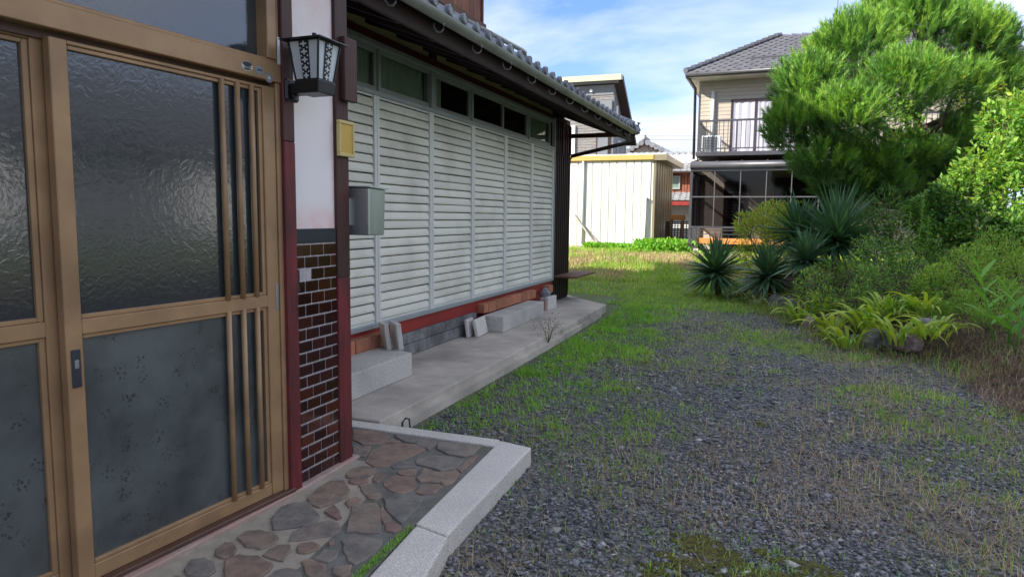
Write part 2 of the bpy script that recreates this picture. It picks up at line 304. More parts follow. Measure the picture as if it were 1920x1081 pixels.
# ------------------------------------------------------------ terrain
BY=[0,3,4.5,5.34,6.06,6.9,7.25,7.46,8.1,9.33,10.0,11.0,11.6,12.0,12.6,13.5,15,17,20]
BX=[3.2,2.3,1.8,1.58,1.50,1.45,1.25,.92,.58,.16,-.08,-.42,-.85,-.9,-.45,.35,1.5,3.0,6.0]
def bedd(x,y): return x-np.interp(y,BY,BX)
def gedge(y): return np.interp(y,[0,1.2,1.98,2.27,3.34],[-1.03,-1.03,-1.06,-1.125,-1.165])
def ground_z(x,y):
    x=np.asarray(x,float); y=np.asarray(y,float)
    z=.35*sstep(y,11.0,18.0)
    b=bedd(x,y); m=sstep(y,20,16)
    z=z+.27*sstep(b,.0,.55)*m*(1-.5*sstep(y,6.6,5.6)*sstep(b,1.2,.2))+.25*sstep(b,.5,2.5)*m
    amp=np.where(b>0,.06,.018); z=z+amp*(fbm(x*1.3,y*1.3,5)-.5)
    inh=(x<-2.0)&(y<11); z=np.where(inh,np.minimum(z,.0)-.01,z)
    inh2=(x<gedge(y)-.07)&(y<3.42)&(y>-6); z=np.where(inh2,-.03,z)
    return z
def gz(x,y): return float(ground_z(np.array([x]),np.array([y]))[0])
def green(x,y):    # how much live grass grows here, 0..1
    n=fbm(x*1.1,y*.9,11); n2=fbm(x*3.4,y*3.1,12)
    g=.19+.17*sstep(y,3.6,6)
    slab=sstep(x,-1.25,-1.75)*sstep(y,3.2,3.7); g=np.maximum(g,slab*(.95))
    strip=sstep(x,-.2,-1.2)*sstep(y,3.6,5.2); g=np.maximum(g,strip*.55)
    g=g+.38*sstep(y,4.8,7.0)*sstep(x,1.0,.2)+.50*sstep(y,9,11.0)
    g=g*np.where(y<10,.35+1.5*sstep(n,.40,.62)*(.3+.7*sstep(n2,.35,.6)),1)
    # a bare gravel track runs along the middle
    tr=np.exp(-((x-(.25-.06*(y-5)))/.42)**2)*sstep(y,11,9.0); g=g*(1-.5*tr)
    g=np.maximum(g,sstep(x,3.6,4.6)*.95*sstep(y,14,12))
    return np.clip(g,0,1)
xs=np.concatenate([[-600,-250,-120,-60,-35,-22,-15,-11,-9,-7.5],np.arange(-6.5,6.01,.09),[6.5,7.2,8,9,10.5,12.5,16,22,35,60,120,250,600]])
ys=np.concatenate([[-600,-250,-100,-50,-25,-14,-8,-5,-3,-1.5,-.5],np.arange(0,13,.09),np.arange(13,30,.3),[31,33,36,40,46,55,70,100,160,300,600]])
gx,gy=np.meshgrid(xs,ys); gzv=ground_z(gx,gy)
gm=bpy.data.meshes.new('ground'); nx,ny=len(xs),len(ys)
vv=np.stack([gx,gy,gzv],-1).reshape(-1,3)
ii,jj=np.meshgrid(np.arange(nx-1),np.arange(ny-1)); a=(jj*nx+ii).ravel(); ff=np.stack([a,a+1,a+nx+1,a+nx],-1)
gm.vertices.add(len(vv)); gm.vertices.foreach_set('co',vv.astype(np.float32).ravel())
gm.loops.add(ff.size); gm.loops.foreach_set('vertex_index',ff.ravel().astype(np.int32)); gm.polygons.add(len(ff)); gm.polygons.foreach_set('loop_start',(np.arange(len(ff))*4).astype(np.int32)); gm.update(calc_edges=True)
gm.polygons.foreach_set('use_smooth',[True]*len(ff))
ca=gm.color_attributes.new('zone','FLOAT_COLOR','POINT')
gf=green(vv[:,0],vv[:,1]); bb_=bedd(vv[:,0],vv[:,1])
soil=np.maximum(sstep(bb_,-.25,.15),0)*sstep(vv[:,1],18,14)
dry=sstep(vv[:,1],12.0,14.5)
soil=np.where(vv[:,1]>19,0,soil)*sstep(vv[:,0],4.8,3.8)
ca.data.foreach_set('color',np.stack([gf,soil,dry,np.ones_like(gf)],-1).astype(np.float32).ravel())
def groundmat():
    m=bpy.data.materials.new('gravel_earth_and_turf'); m.use_nodes=True; N=m.node_tree.nodes; L=m.node_tree.links; b=N['Principled BSDF']; b.inputs['Roughness'].default_value=.92; b.inputs['Specular IOR Level'].default_value=.25
    g=N.new('ShaderNodeNewGeometry'); P=g.outputs['Position']
    def noise(s,d=4):
        n=N.new('ShaderNodeTexNoise'); n.inputs['Scale'].default_value=s; n.inputs['Detail'].default_value=d; L.new(P,n.inputs['Vector']); return n.outputs[0]
    def ramp(src,stops):
        r=N.new('ShaderNodeValToRGB'); L.new(src,r.inputs[0]); e=r.color_ramp.elements
        e[0].position,e[0].color=stops[0][0],(*stops[0][1],1); e[1].position,e[1].color=stops[-1][0],(*stops[-1][1],1)
        for p,c in stops[1:-1]: x=e.new(p); x.color=(*c,1)
        return r.outputs[0]
    def mix(f,a,c,t='MIX'):
        n=N.new('ShaderNodeMixRGB'); n.blend_type=t
        for i,v in enumerate((f,a,c)):
            if isinstance(v,(int,float)): n.inputs[i].default_value=v
            elif isinstance(v,tuple): n.inputs[i].default_value=(*v,1)
            else: L.new(v,n.inputs[i])
        return n.outputs[0]
    vo=N.new('ShaderNodeTexVoronoi'); vo.inputs['Scale'].default_value=55; L.new(P,vo.inputs['Vector'])
    sp=N.new('ShaderNodeSeparateColor'); L.new(vo.outputs['Color'],sp.inputs[0])
    grav=ramp(sp.outputs[0],[(0,(.045,.046,.050)),(.5,(.10,.102,.108)),(.85,(.17,.17,.172)),(1,(.27,.265,.255))])
    straw=ramp(noise(30,5),[(.3,(.09,.075,.055)),(.7,(.27,.215,.145))])
    base=mix(ramp(noise(1.6,5),[(.42,(0,0,0)),(.68,(.75,.75,.75))]),grav,straw)
    at=N.new('ShaderNodeVertexColor'); at.layer_name='zone'; sc=N.new('ShaderNodeSeparateColor'); L.new(at.outputs[0],sc.inputs[0])
    turf=ramp(noise(22,5),[(.3,(.06,.09,.025)),(.7,(.15,.21,.05))])
    gmul=N.new('ShaderNodeMath'); gmul.operation='MULTIPLY'; L.new(sc.outputs[0],gmul.inputs[0]); gmul.inputs[1].default_value=.75
    base=mix(gmul.outputs[0],base,turf)
    drg=ramp(noise(3.0,6),[(.36,(.075,.12,.03)),(.5,(.17,.16,.06)),(.62,(.30,.22,.12))])
    base=mix(sc.outputs[2],base,drg)
    sl=ramp(noise(14,5),[(.3,(.035,.024,.016)),(.7,(.13,.085,.055))])
    base=mix(sc.outputs[1],base,sl)
    L.new(base,b.inputs['Base Color'])
    bp=N.new('ShaderNodeBump'); bp.inputs['Strength'].default_value=.8; bp.inputs['Distance'].default_value=.012; L.new(vo.outputs['Distance'],bp.inputs['Height']); L.new(bp.outputs[0],b.inputs['Normal'])
    return m
gm.materials.append(groundmat()); go=link('ground',gm,None,(0,0,0)); go['kind']='structure'

# ------------------------------------------------------------ the old house: entrance bay
house=thing('house','old timber house at left with louvred shutters, bronze sliding doors and tiled eaves','house',(-3.0,2.4,.1))
XF=-2.94
obj('wall_post',MB().box(-2.06,2.376,.06,-1.925,2.446,1.60),M_['redpost'],house,bevel=.004,label='red painted lower length of the post beside the door')
obj('wall_post',MB().box(-2.06,2.376,1.60,-1.9255,2.4455,2.85),M_['darkpost'],house,bevel=.004,label='dark stained upper length of the post beside the door')
obj('wall_post',MB().box(-2.06,2.766,1.0,-1.945,2.866,2.85),M_['darkpost'],house,bevel=.004,label='dark stained upper length of the corner post')
obj('wall_post',MB().box(-2.06,2.7662,.06,-1.9452,2.8658,1.0),M_['redpost'],house,bevel=.004,label='red brown worn foot of the corner post')
obj('post_cap',MB().box(-1.945,2.80,1.83,-1.915,2.90,2.12),M_['darkpost'],house,bevel=.003)
obj('plaster_panel',MB().box(-2.0,2.468,1.236,-1.962,2.766,2.85),M_['plaster'],house)
obj('trim_band',MB().box(-2.0,2.468,1.172,-1.953,2.766,1.236),M_['black_trim'],house,bevel=.002)
tp=obj('tile_panel',MB().box(-2.0,2.468,.06,-1.9585,2.766,1.172),M_['mortar'],house)
tme={}
def tilemesh(w):
    if w not in tme: tme[w]=mkmesh('tile',MB().box(-.004,-w/2,-.0237,.004,w/2,.0237),M_['tile'],bevel=.0025)
    return tme[w]
z=1.168-.0275; row=0
while z>.10:
    y=2.766-.003-(.0 if row%2==0 else 0); segs=[]
    ylo=2.470
    offs=[2.763,2.668,2.573,2.478,2.383] if row%2==0 else [2.763,2.7205,2.6255,2.5305,2.4355,2.3405]
    for a0,a1 in zip(offs[:-1],offs[1:]):
        hi=a0; lo=max(a1+.006,ylo)
        if hi-lo<.012: continue
        if row in (2,) and lo<2.50 : continue      # a broken-out tile at the left edge
        link('tile',tilemesh(round(hi-lo,3)),tp,(-1.9585+random.uniform(0,.0008),(hi+lo)/2,z))
    z-=.0537; row+=1
obj('broken_patch',MB().prism([(2.47,1.06),(2.49,1.058),(2.492,1.02),(2.487,1.0),(2.495,.965),(2.47,.955)],0,.006).xf(lambda p:(-1.959+p[2],p[0],p[1])),M_['black_trim'],tp)
obj('wall_core',MB().box(-2.94,2.447,.0,-2.0,2.86,2.85),M_['darkpost'],house)
# --- sliding door: plane turned 4.7 degrees about (-1.95, 2.40)
th=R(4.7); PX,PY=-1.95,2.40; dX,dY=-math.sin(th),-math.cos(th); nX,nY=math.cos(th),-math.sin(th)
def dx(p): s,t,z=p; return (PX+dX*s+nX*t,PY+dY*s+nY*t,z)
def dbox(mb,s0,s1,t0,t1,z0,z1):
    return mb.hexa([dx(q) for q in ((s1,t0,z0),(s0,t0,z0),(s0,t1,z0),(s1,t1,z0),(s1,t0,z1),(s0,t0,z1),(s0,t1,z1),(s1,t1,z1))][::1])
def fixn(o):
    import bmesh
    bm=bmesh.new(); bm.from_mesh(o.data); bmesh.ops.recalc_face_normals(bm,faces=bm.faces); bm.to_mesh(o.data); bm.free(); return o
LEN=2.75
fr=MB(); dbox(fr,.012,.043,-.12,.008,.10,1.832)
dbox(fr,.012,LEN,-.12,.016,1.832,1.908); dbox(fr,.03,LEN,-.12,.004,1.908,1.922)
dbox(fr,.012,.03,-.12,.008,1.908,2.70); dbox(fr,.034,.085,-.09,.010,1.922,2.70); dbox(fr,1.00,1.05,-.09,.010,1.922,2.70)
dbox(fr,.03,LEN,-.11,.012,2.62,2.70); dbox(fr,1.86,1.92,-.12,.035,.10,2.7)
df=obj('door_frame',fr,M_['bronze'],house,bevel=.003); fixn(df)
fixn(obj('transom_pane',dbox(MB(),.085,1.86,-.055,-.047,1.90,2.64),M_['glass_up'],house))
fixn(obj('door_channel',dbox(MB(),.0,1.86,-.11,-.03,1.806,1.833),M_['bronze_dark'],house))
fixn(obj('door_track',dbox(MB(),.0,1.9,-.12,.03,.085,.112),M_['bronze_dark'],house,bevel=.003))
def leaf(s0,s1,t,barside,handle):
    b=MB(); dp=.034
    dbox(b,s0,s0+.062,t-dp,t,.112,1.812); dbox(b,s1-.053,s1,t-dp,t,.112,1.812)
    a0,a1=s0+.062,s1-.053
    dbox(b,a0,a1,t-dp,t-.002,1.800,1.812); dbox(b,a0,a1,t-dp,t-.004,.112,.163); dbox(b,a0,a1,t-dp,t+.000,.918,.966)
    o=fixn(obj('sliding_door',b,M_['bronze'],house,bevel=.0025,label='right leaf of the sliding door with three round bars' if handle else 'left leaf of the sliding door set behind'))
    # glazing beads round both panes
    for z0,z1 in ((.163,.918),(.966,1.800)):
        g=MB(); w=.014; tb=t-.008
        dbox(g,a0,a0+.018,t-dp,tb,z0,z1); dbox(g,a1-.005,a1,t-dp,tb,z0,z1); dbox(g,a0+.018,a1-.005,t-dp,tb,z1-w,z1-.0005); dbox(g,a0+.018,a1-.005,t-dp,tb,z0+.0005,z0+w)
        fixn(obj('glazing_bead',g,M_['bronze'],o,bevel=.002))
        fixn(obj('pane',dbox(MB(),a0+.01,a1-.003,t-.026,t-.020,z0+.005,z1-.005),M_['glass_up'] if z0>.5 else M_['glass_lo'],o))
        for k in ((.163,.234,.308) if barside else ()):
            zz0,zz1=z0-.0,z1+.004; p=dx((s0-.045+k,t-.004,zz0)); q=dx((s0-.045+k,t-.004,zz1))
            obj('bar',MB().tube([p,q],.0105,12),M_['bronze'],o,smooth=True)
    if handle:
        h=fixn(obj('handle_plate',dbox(MB(),s1-.042,s1-.012,t,t+.004,.755,.875),M_['handle'],o,bevel=.002))
        fixn(obj('keyhole',dbox(MB(),s1-.034,s1-.020,t+.004,t+.007,.815,.842),M_['silver'],h,bevel=.003))
        fixn(obj('lock_plate',dbox(MB(),s0+.004,s0+.020,t,t+.004,.90,1.01),M_['silver'],o,bevel=.002))
        for zz in (.985,.905): fixn(obj('screw',dbox(MB(),s1-.001,s1+.0035,t-.016,t-.009,zz,zz+.007),M_['silver'],o))
    return o
leaf(.045,.936,.0,True,True); leaf(.905,1.80,-.042,False,False)
# dark interior behind the glass
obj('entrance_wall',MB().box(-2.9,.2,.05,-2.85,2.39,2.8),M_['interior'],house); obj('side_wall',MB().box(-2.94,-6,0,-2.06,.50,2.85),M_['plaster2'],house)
# sticker ovals on the head rail
def oval(s,z,rs,rz,t0,t1,n=20): 
    mb=MB(); pts=[(s+rs*math.cos(2*math.pi*k/n),z+rz*math.sin(2*math.pi*k/n)) for k in range(n)]
    b=len(mb.v); mb.v+=[dx((p[0],t0,p[1])) for p in pts]+[dx((p[0],t1,p[1])) for p in pts]
    mb.f+=[tuple(range(n)),tuple(range(2*n-1,n-1,-1))]+[(k,(k+1)%n,n+(k+1)%n,n+k) for k in range(n)]; return mb
s1=fixn(obj('sticker',oval(.200,1.866,.028,.019,.016,.0172),M_['stickw'],df,label='white and black oval sticker')); 
fixn(obj('sticker_print',oval(.200,1.874,.023,.009,.0172,.0177),M_['stickk'],house)); fixn(obj('sticker_print',oval(.200,1.855,.018,.004,.0172,.0177),M_['stickk'],house))
pr=MB()
for k in range(6): dbox(pr,.214-k*.0055-.0035,.214-k*.0055,.0172,.0177,1.8605,1.8655)
fixn(obj('sticker_lettering',pr,M_['stickk'],house))
s2=fixn(obj('sticker',oval(.137,1.862,.022,.018,.016,.0172),M_['sticks'],df,label='silver oval sticker'))
pr=MB()
for k in range(5): dbox(pr,.150-k*.0055-.004,.150-k*.0055,.0172,.0176,1.859+.002*(k%2),1.866)
fixn(obj('sticker_lettering',pr,M_['stickk'],house))
s3=fixn(obj('sticker',oval(.088,1.842,.021,.020,.016,.0172),M_['sticks'],df,label='round silver seal sticker'))
fixn(obj('sticker_print',oval(.088,1.842,.007,.007,.0172,.0178),M_['stickw'],house))
# unseen entrance roof above the frame, added for shade, overhang shortened to pass light
obj('entrance_roof',MB().hexa([(-3.3,-6,2.86),(-1.6,-6,2.80),(-1.6,3.1,2.80),(-3.3,3.1,2.86),(-3.3,-6,3.6),(-1.6,-6,2.88),(-1.6,3.1,2.88),(-3.3,3.1,3.6)]),M_['soffit'],house)
# ------------------------------------------------------------ shutters
slat_profile=[(0,.0),(.016,.003),(.018,.018),(.013,.040),(.006,.060),(.002,.0645)]
def slatmesh(w):
    mb=MB(); n=len(slat_profile)
    for y in (0,w):
        for x,z in slat_profile: mb.v.append((x,y,z))
        mb.v.append((-.006,y,.0645)); mb.v.append((-.006,y,0))
    k=n+2
    for i in range(k): mb.f.append((i,(i+1)%k,k+(i+1)%k,k+i))
    mb.f+= [tuple(range(k)),tuple(range(2*k-1,k-1,-1))]
    import bmesh
    me=mkmesh('slat',mb,M_['slat']); bm=bmesh.new(); bm.from_mesh(me); bmesh.ops.recalc_face_normals(bm,faces=bm.faces); bm.to_mesh(me); bm.free()
    return me
sm=slatmesh(.832)
edges=[2.89,3.80,4.71,5.62,6.53,7.43,8.33,9.22]
for i,(y0,y1) in enumerate(zip(edges[:-1],edges[1:])):
    f=MB(); f.box(-2.962,y0+.003,.452,-2.936,y0+.036,2.212).box(-2.962,y1-.036,.452,-2.936,y1-.003,2.212)
    f.box(-2.962,y0+.036,.452,-2.948,y1-.036,.468).box(-2.962,y0+.036,2.196,-2.948,y1-.036,2.212)
    sh=obj('shutter',f,M_['stile'],house,bevel=.002)
    for k in range(24):
        z=.470+k*.0719
        link('slat',sm,sh,(-2.966,y0+.039,z+random.uniform(-.001,.001)),rot=(random.uniform(-.0015,.0015),random.uniform(-.03,.03),0),scale=(1,(y1-y0-.078)/.832,1))
    obj('shade_backing',MB().box(-2.985,y0,.45,-2.972,y1,2.21),M_['interior'],sh)  # near-black sheet, paints the shadow lines in the gaps between slats
obj('shutter_rail',MB().box(-2.975,2.88,.415,-2.925,9.23,.452),M_['alu'],house,bevel=.003,label='grey bottom rail under the shutters')
obj('shutter_rail',MB().box(-2.975,2.88,2.212,-2.925,9.23,2.246),M_['alu'],house,bevel=.003,label='grey top rail over the shutters')
obj('shutter_end_trim',MB().box(-2.975,9.222,.41,-2.925,9.245,2.64),M_['alu'],house,bevel=.002)
# ------------------------------------------------------------ transom windows above
wy=[3.00,3.91,4.82,5.70,6.60,7.47,8.33,9.2]
for i,(y0,y1) in enumerate(zip(wy[:-1],wy[1:])):
    f=MB(); xo=-3.035 if i%2 else -3.015; w=.032
    f.box(xo,y0,2.25,xo+.03,y0+w,2.585).box(xo,y1-w,2.25,xo+.03,y1,2.585).box(xo,y0+w,2.25,xo+.03,y1-w,2.30).box(xo,y0+w,2.553,xo+.03,y1-w,2.585)
    o=obj('window',f,M_['alu'],house,bevel=.002)
    obj('pane',MB().box(xo+.012,y0+w-.003,2.297,xo+.016,y1-w+.003,2.556),M_['winglass'],o)
obj('window_mullion',MB().box(-3.04,5.655,2.248,-2.955,5.745,2.60),M_['alu'],house,bevel=.003)
obj('window_head',MB().box(-3.05,2.95,2.585,-2.945,9.23,2.625),M_['alu'],house,bevel=.003)
# curtains: gathered cloth behind the first two lights, a narrow gather behind the third
def curtain(y0,y1,mat_,x=-3.055,z0=2.24,z1=2.6,par=None,axis='y',amp=.012,freq=55):
    mb=MB(); n=int(abs(y1-y0)/.012)+2
    for k in range(n+1):
        y=y0+(y1-y0)*k/n; d=amp*math.sin(y*freq+1.7*math.sin(y*9)); 
        for zz in (z0,z1): mb.v.append((x+d,y,zz) if axis=='y' else (y,x+d,zz))
    for k in range(n): mb.f.append((2*k,2*k+1,2*k+3,2*k+2))
    return obj('curtain',mb,mat_,par or house,smooth=True)
curtain(3.0,5.68,M_['curtain']); curtain(5.76,6.05,M_['curtain']); curtain(8.45,9.15,M_['curtain'])
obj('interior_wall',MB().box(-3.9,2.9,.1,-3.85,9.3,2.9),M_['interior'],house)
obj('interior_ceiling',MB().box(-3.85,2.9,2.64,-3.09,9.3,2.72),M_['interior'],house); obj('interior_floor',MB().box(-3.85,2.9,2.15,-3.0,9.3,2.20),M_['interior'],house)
obj('lintel_beam',MB().box(-3.06,2.87,2.625,-2.965,10.04,2.69),M_['maroon'],house,bevel=.003)
for a,b in ((2.87,5.66),(5.76,9.28)): obj('plaster_strip',MB().box(-3.06,a,2.69,-2.99,b,2.775),M_['olive'],house)
obj('stub_post',MB().box(-3.06,5.66,2.69,-2.96,5.76,2.80),M_['maroon'],house)
obj('wall_plate',MB().box(-3.08,2.87,2.772,-2.95,10.2,2.90),M_['soffit'],house,bevel=.004)
# ------------------------------------------------------------ base of the wall
obj('sill_beam',MB().box(-3.06,2.87,.30,-2.945,5.60,.415),M_['redbeam'],house,bevel=.003); obj('sill_beam',MB().box(-3.06,5.603,.30,-2.945,9.23,.415),M_['redbeam'],house,bevel=.003)
obj('foundation',MB().box(-3.10,2.87,.0,-2.975,9.23,.30),M_['redbeam'],house)
bm1=mkmesh('brick',MB().box(-.045,-.105,-.05,.045,.105,.05),M_['brick'],bevel=.005)
bm2=mkmesh('brick',MB().box(-.045,-.055,-.05,.045,.055,.05),M_['brick'],bevel=.005)
y=3.95
for k in range(4):
    link('brick',bm1,house,(-2.905+random.uniform(-.004,.004),y,.33),rot=(0,0,random.uniform(-.02,.02))); y+=.214
y=6.66
for k in range(10):
    m_,w=(bm2,.112) if k in (0,3,4,6,8) else (bm1,.214)
    link('brick',m_,house,(-2.905+random.uniform(-.006,.006),y+w/2,.325+random.uniform(-.003,.003)),rot=(0,0,random.uniform(-.03,.03))); y+=w+.004
link('brick',bm1,house,(-2.905,8.92,.325)); link('brick',bm2,house,(-2.83,8.44,.155),rot=(0,0,.15))
def blk(y0,y1,z0,z1,x=-2.925,mt='concdark'): return obj('foundation_block',MB().box(-2.975,y0,z0,x+random.uniform(-.004,.004),y1,z1),M_[mt],house,bevel=.005)
for a,b in ((4.76,5.13),(5.134,5.50),(5.504,5.87),(5.874,6.20),(6.203,6.60)): blk(a,b,.205,.299)
for a,b in ((4.58,5.32),(5.324,6.02),(6.024,6.55)): blk(a,b,.104,.202,x=-2.915)
# end bay: ribbed dark cladding from the shutters to the corner
ew=obj('end_wall',MB().box(-3.05,9.235,.10,-2.962,10.05,2.70),M_['brownclad'],house)
for k in range(9): obj('rib',MB().box(-2.962,9.26+k*.092,.12,-2.945,9.29+k*.092,2.64),M_['brownclad'],ew,bevel=.003)
for a in range(3): obj('batten',MB().box(-2.945,9.24+.38*a,2.20+.0*a,-2.935,9.28+.38*a,2.62),M_['maroon'],ew)
obj('gable_wall',MB().hexa([(-9.0,9.95,.10),(-3.05,9.95,.10),(-3.05,10.045,.10),(-9.0,10.045,.10),(-9.0,9.95,4.2),(-3.05,9.95,2.90),(-3.05,10.045,2.90),(-9.0,10.045,4.2)]),M_['brownclad'],house)
obj('rear_wall',MB().box(-9.05,-6,.0,-8.95,10.04,3.4),M_['brownclad'],house)
obj('shelf_board',MB().hexa([(-2.94,9.25,.452),(-2.60,9.25,.452),(-2.60,10.35,.452),(-2.94,10.35,.452),(-2.94,9.25,.474),(-2.60,9.25,.474),(-2.60,10.35,.474),(-2.94,10.35,.474)]),M_['rusty'],house,bevel=.003)
# ------------------------------------------------------------ eaves and roof
EX=-2.13; EZ=2.582; SL=.45      # eave line and slope of the tiled roof
def rz(x): return EZ+(EX-x)*SL
soff=MB().hexa([(EX-.03,3.12,EZ-.085),(-3.1,3.12,rz(-3.1)-.15),(-3.1,10.5,rz(-3.1)-.15),(EX-.03,10.5,EZ-.085),(EX-.03,3.12,EZ-.03),(-3.1,3.12,rz(-3.1)-.06),(-3.1,10.5,rz(-3.1)-.06),(EX-.03,10.5,EZ-.03)])
fixn(obj('soffit',soff,M_['soffit'],house))
k=0; y=3.3
while y<10.5:
    fixn(obj('rafter',MB().bar((EX-.05,y,EZ-.115),(-3.02,y,rz(-3.02)-.20),.045,.06),M_['soffit'],house)); y+=.455
obj('fascia',MB().box(EX-.055,3.12,EZ-.14,EX-.028,10.5,EZ-.02),M_['soffit'],house)
fixn(obj('purlin',MB().box(-3.3,10.05,2.46,-2.12,10.11,2.52),M_['darkpost'],house))
# gutter: half-round open trough
g=MB(); n=10; gx0,gz0,gr=-2.072,2.566,.047
for y in (3.12,10.42):
    for rr in (gr,gr-.004):
        for k in range(n+1):
            t=math.pi+math.pi*k/n; g.v.append((gx0+rr*math.cos(t),y,gz0+rr*math.sin(t)))
m_=n+1
for k in range(n): g.f+=[(k,k+1,2*m_+k+1,2*m_+k),(m_+k,3*m_+k,3*m_+k+1,m_+k+1)]
g.f+=[(0,2*m_,3*m_,m_),(n,m_+n,3*m_+n,2*m_+n),tuple(range(0,m_)),tuple(range(3*m_-1,2*m_-1,-1))]
gut=fixn(obj('gutter',g,M_['gutter'],house,smooth=False))
for yy in (4.9,6.75,8.6): # joint collars
    c=MB()
    for y in (yy,yy+.05):
        for k in range(n+1): t=math.pi+math.pi*k/n; c.v.append((gx0+(gr+.004)*math.cos(t),y,gz0+(gr+.004)*math.sin(t)))
    for k in range(n): c.f.append((k,k+1,m_+k+1,m_+k))
    obj('gutter_collar',c,M_['gutter'],gut)
hk=mkmesh('gutter_hook',MB().tube([(-.075,0,.075),(-.07,0,-.01)]+[(.066*math.cos(math.pi+math.pi*q/8)+.0,0,-.012+.07*math.sin(math.pi+math.pi*q/8)) for q in range(0,7)],.006,6),M_['hook'],smooth=True)
hk2=mkmesh('gutter_hook',MB().tube([(-.052,0,-.045),(-.05,0,-.075),(-.03,0,-.10),(0,0,-.105),(.018,0,-.09),(.02,0,-.05)],.0055,6),M_['hook'],smooth=True)
for y in (3.5,4.09,4.69,5.28,5.87,6.46,7.05,7.64,8.23,8.82,9.41,9.95): link('gutter_hook',hk2,gut,(gx0,y,gz0))
fixn(obj('downpipe',MB().tube([(-2.07,10.36,2.53),(-2.07,10.36,2.42),(-2.95,10.10,2.20),(-2.99,10.09,2.05),(-2.99,10.09,.2)],.03,10),M_['brownclad'],house,smooth=True))
# tiles: eave tiles built one by one
def arc(cx,cz,r,a0,a1,n): return [(cx+r*math.cos(a0+(a1-a0)*k/n),cz+r*math.sin(a0+(a1-a0)*k/n)) for k in range(n+1)]
PW=.22
def pan(L,w=PW,t=.016):  # S profile pan tile running up the slope (local x = down-slope, y = along eave)
    mb=MB(); prof=[]
    n=10
    for k in range(n+1):
        u=k/n; y=u*w
        if u<.66: z=-.022*math.sin(math.pi*u/.66)
        else: z=.032*math.sin(math.pi*(u-.66)/.34)
        prof.append((y,z))
    for x in (0,-L):
        for (y,z) in prof: mb.v.append((x,y,z+ -x*SL))
        for (y,z) in prof: mb.v.append((x,y,z-t+ -x*SL))
    m=n+1
    for k in range(n): mb.f+=[(k,k+1,2*m+k+1,2*m+k),(m+k+1,m+k,3*m+k,3*m+k+1),(k,m+k,m+k+1,k+1)]
    return mb
def eave_tile():
    mb=pan(.30)
    # round boss at the roll and its hanging lip
    c=(.86*PW-.008,.012); r=.038; n=14; b=len(mb.v)
    for x,rr in ((.0,r),(.026,r),(.034,r*.86),(.030,r*.80)):
        for k in range(n): t=2*math.pi*k/n; mb.v.append((x,c[0]+rr*math.cos(t),c[1]+rr*math.sin(t)))
    for j in range(3):
        for k in range(n): mb.f.append((b+j*n+k,b+j*n+(k+1)%n,b+(j+1)*n+(k+1)%n,b+(j+1)*n+k))
    mb.f.append(tuple(b+3*n+k for k in range(n)))
    lip=[(.0,.0),(.033,-.030),(.073,-.040),(.116,-.030),(.14,.0)]
    b=len(mb.v)
    for x in (.002,.014):
        for y,z in lip: mb.v.append((x,y+.004,z-.012))
    m=len(lip); mb.f+=[tuple(range(b,b+m)),tuple(range(b+2*m-1,b+m-1,-1))]+[(b+i,b+(i+1)%m,b+m+(i+1)%m,b+m+i) for i in range(m)]
    return mb
em=mkmesh('eave_tile',eave_tile(),M_['kawara'])
import bmesh
bm=bmesh.new(); bm.from_mesh(em); bmesh.ops.recalc_face_normals(bm,faces=bm.faces); bm.to_mesh(em); bm.free()
roofslab=fixn(obj('roof',MB().hexa([(EX,3.12,EZ-.028),(-6.0,3.12,rz(-6.0)-.03),(-6.0,10.48,rz(-6.0)-.03),(EX,10.48,EZ-.028),(EX,3.12,EZ-.012),(-6.0,3.12,rz(-6)-.005),(-6,10.48,rz(-6)-.005),(EX,10.48,EZ-.012)]),M_['soffit'],house))
y=3.14; ny_=0
while y+PW<10.45:
    link('eave_tile',em,roofslab,(EX+.045,y,EZ+.030+random.uniform(-.003,.003))); y+=PW; ny_+=1
pm=pan(.27)
P=[]
for r_ in range(1,15):
    for c_ in range(ny_):
        ox=EX+.03-.235*r_; P.append([(vx+ox,vy+3.14+PW*c_,vz+EZ+.026+.235*r_*SL+.006) for vx,vy,vz in pm.v])
soup('roof_tiles',np.array(P),[f for f in pm.f],M_['kawara'],roofslab,kind='stuff')
# verge: round cap tiles climbing the gable edge
vm=mkmesh('verge_tile',MB().tube([(.0,0,0),(-.03,0,.0135),(-.30,0,.135)],[.048,.052,.044],12),M_['kawara'],smooth=False)
for off,yy in ((0,10.47),(0,10.30)):
    for k in range(7): link('verge_tile',vm,roofslab,(EX+.06-.25*k,yy,rz(EX+.06-.25*k)+(.07 if yy>10.4 else .10)))
obj('corner_ornament',MB().tube([(-2.12,10.47,2.55),(-2.05,10.48,2.62),(-2.03,10.49,2.70)],[.03,.065,.03],10).tube([(-2.06,10.40,2.56),(-2.01,10.40,2.58)],.05,12),M_['kawara'],roofslab,smooth=True)
obj('roof_pipe',MB().tube([(-3.02,5.6,3.20),(-3.0,8.08,3.29),(-3.0,8.17,3.28),(-3.0,8.20,3.24),(-3.0,8.20,3.06)],.027,10),M_['gutter'],house,smooth=True)
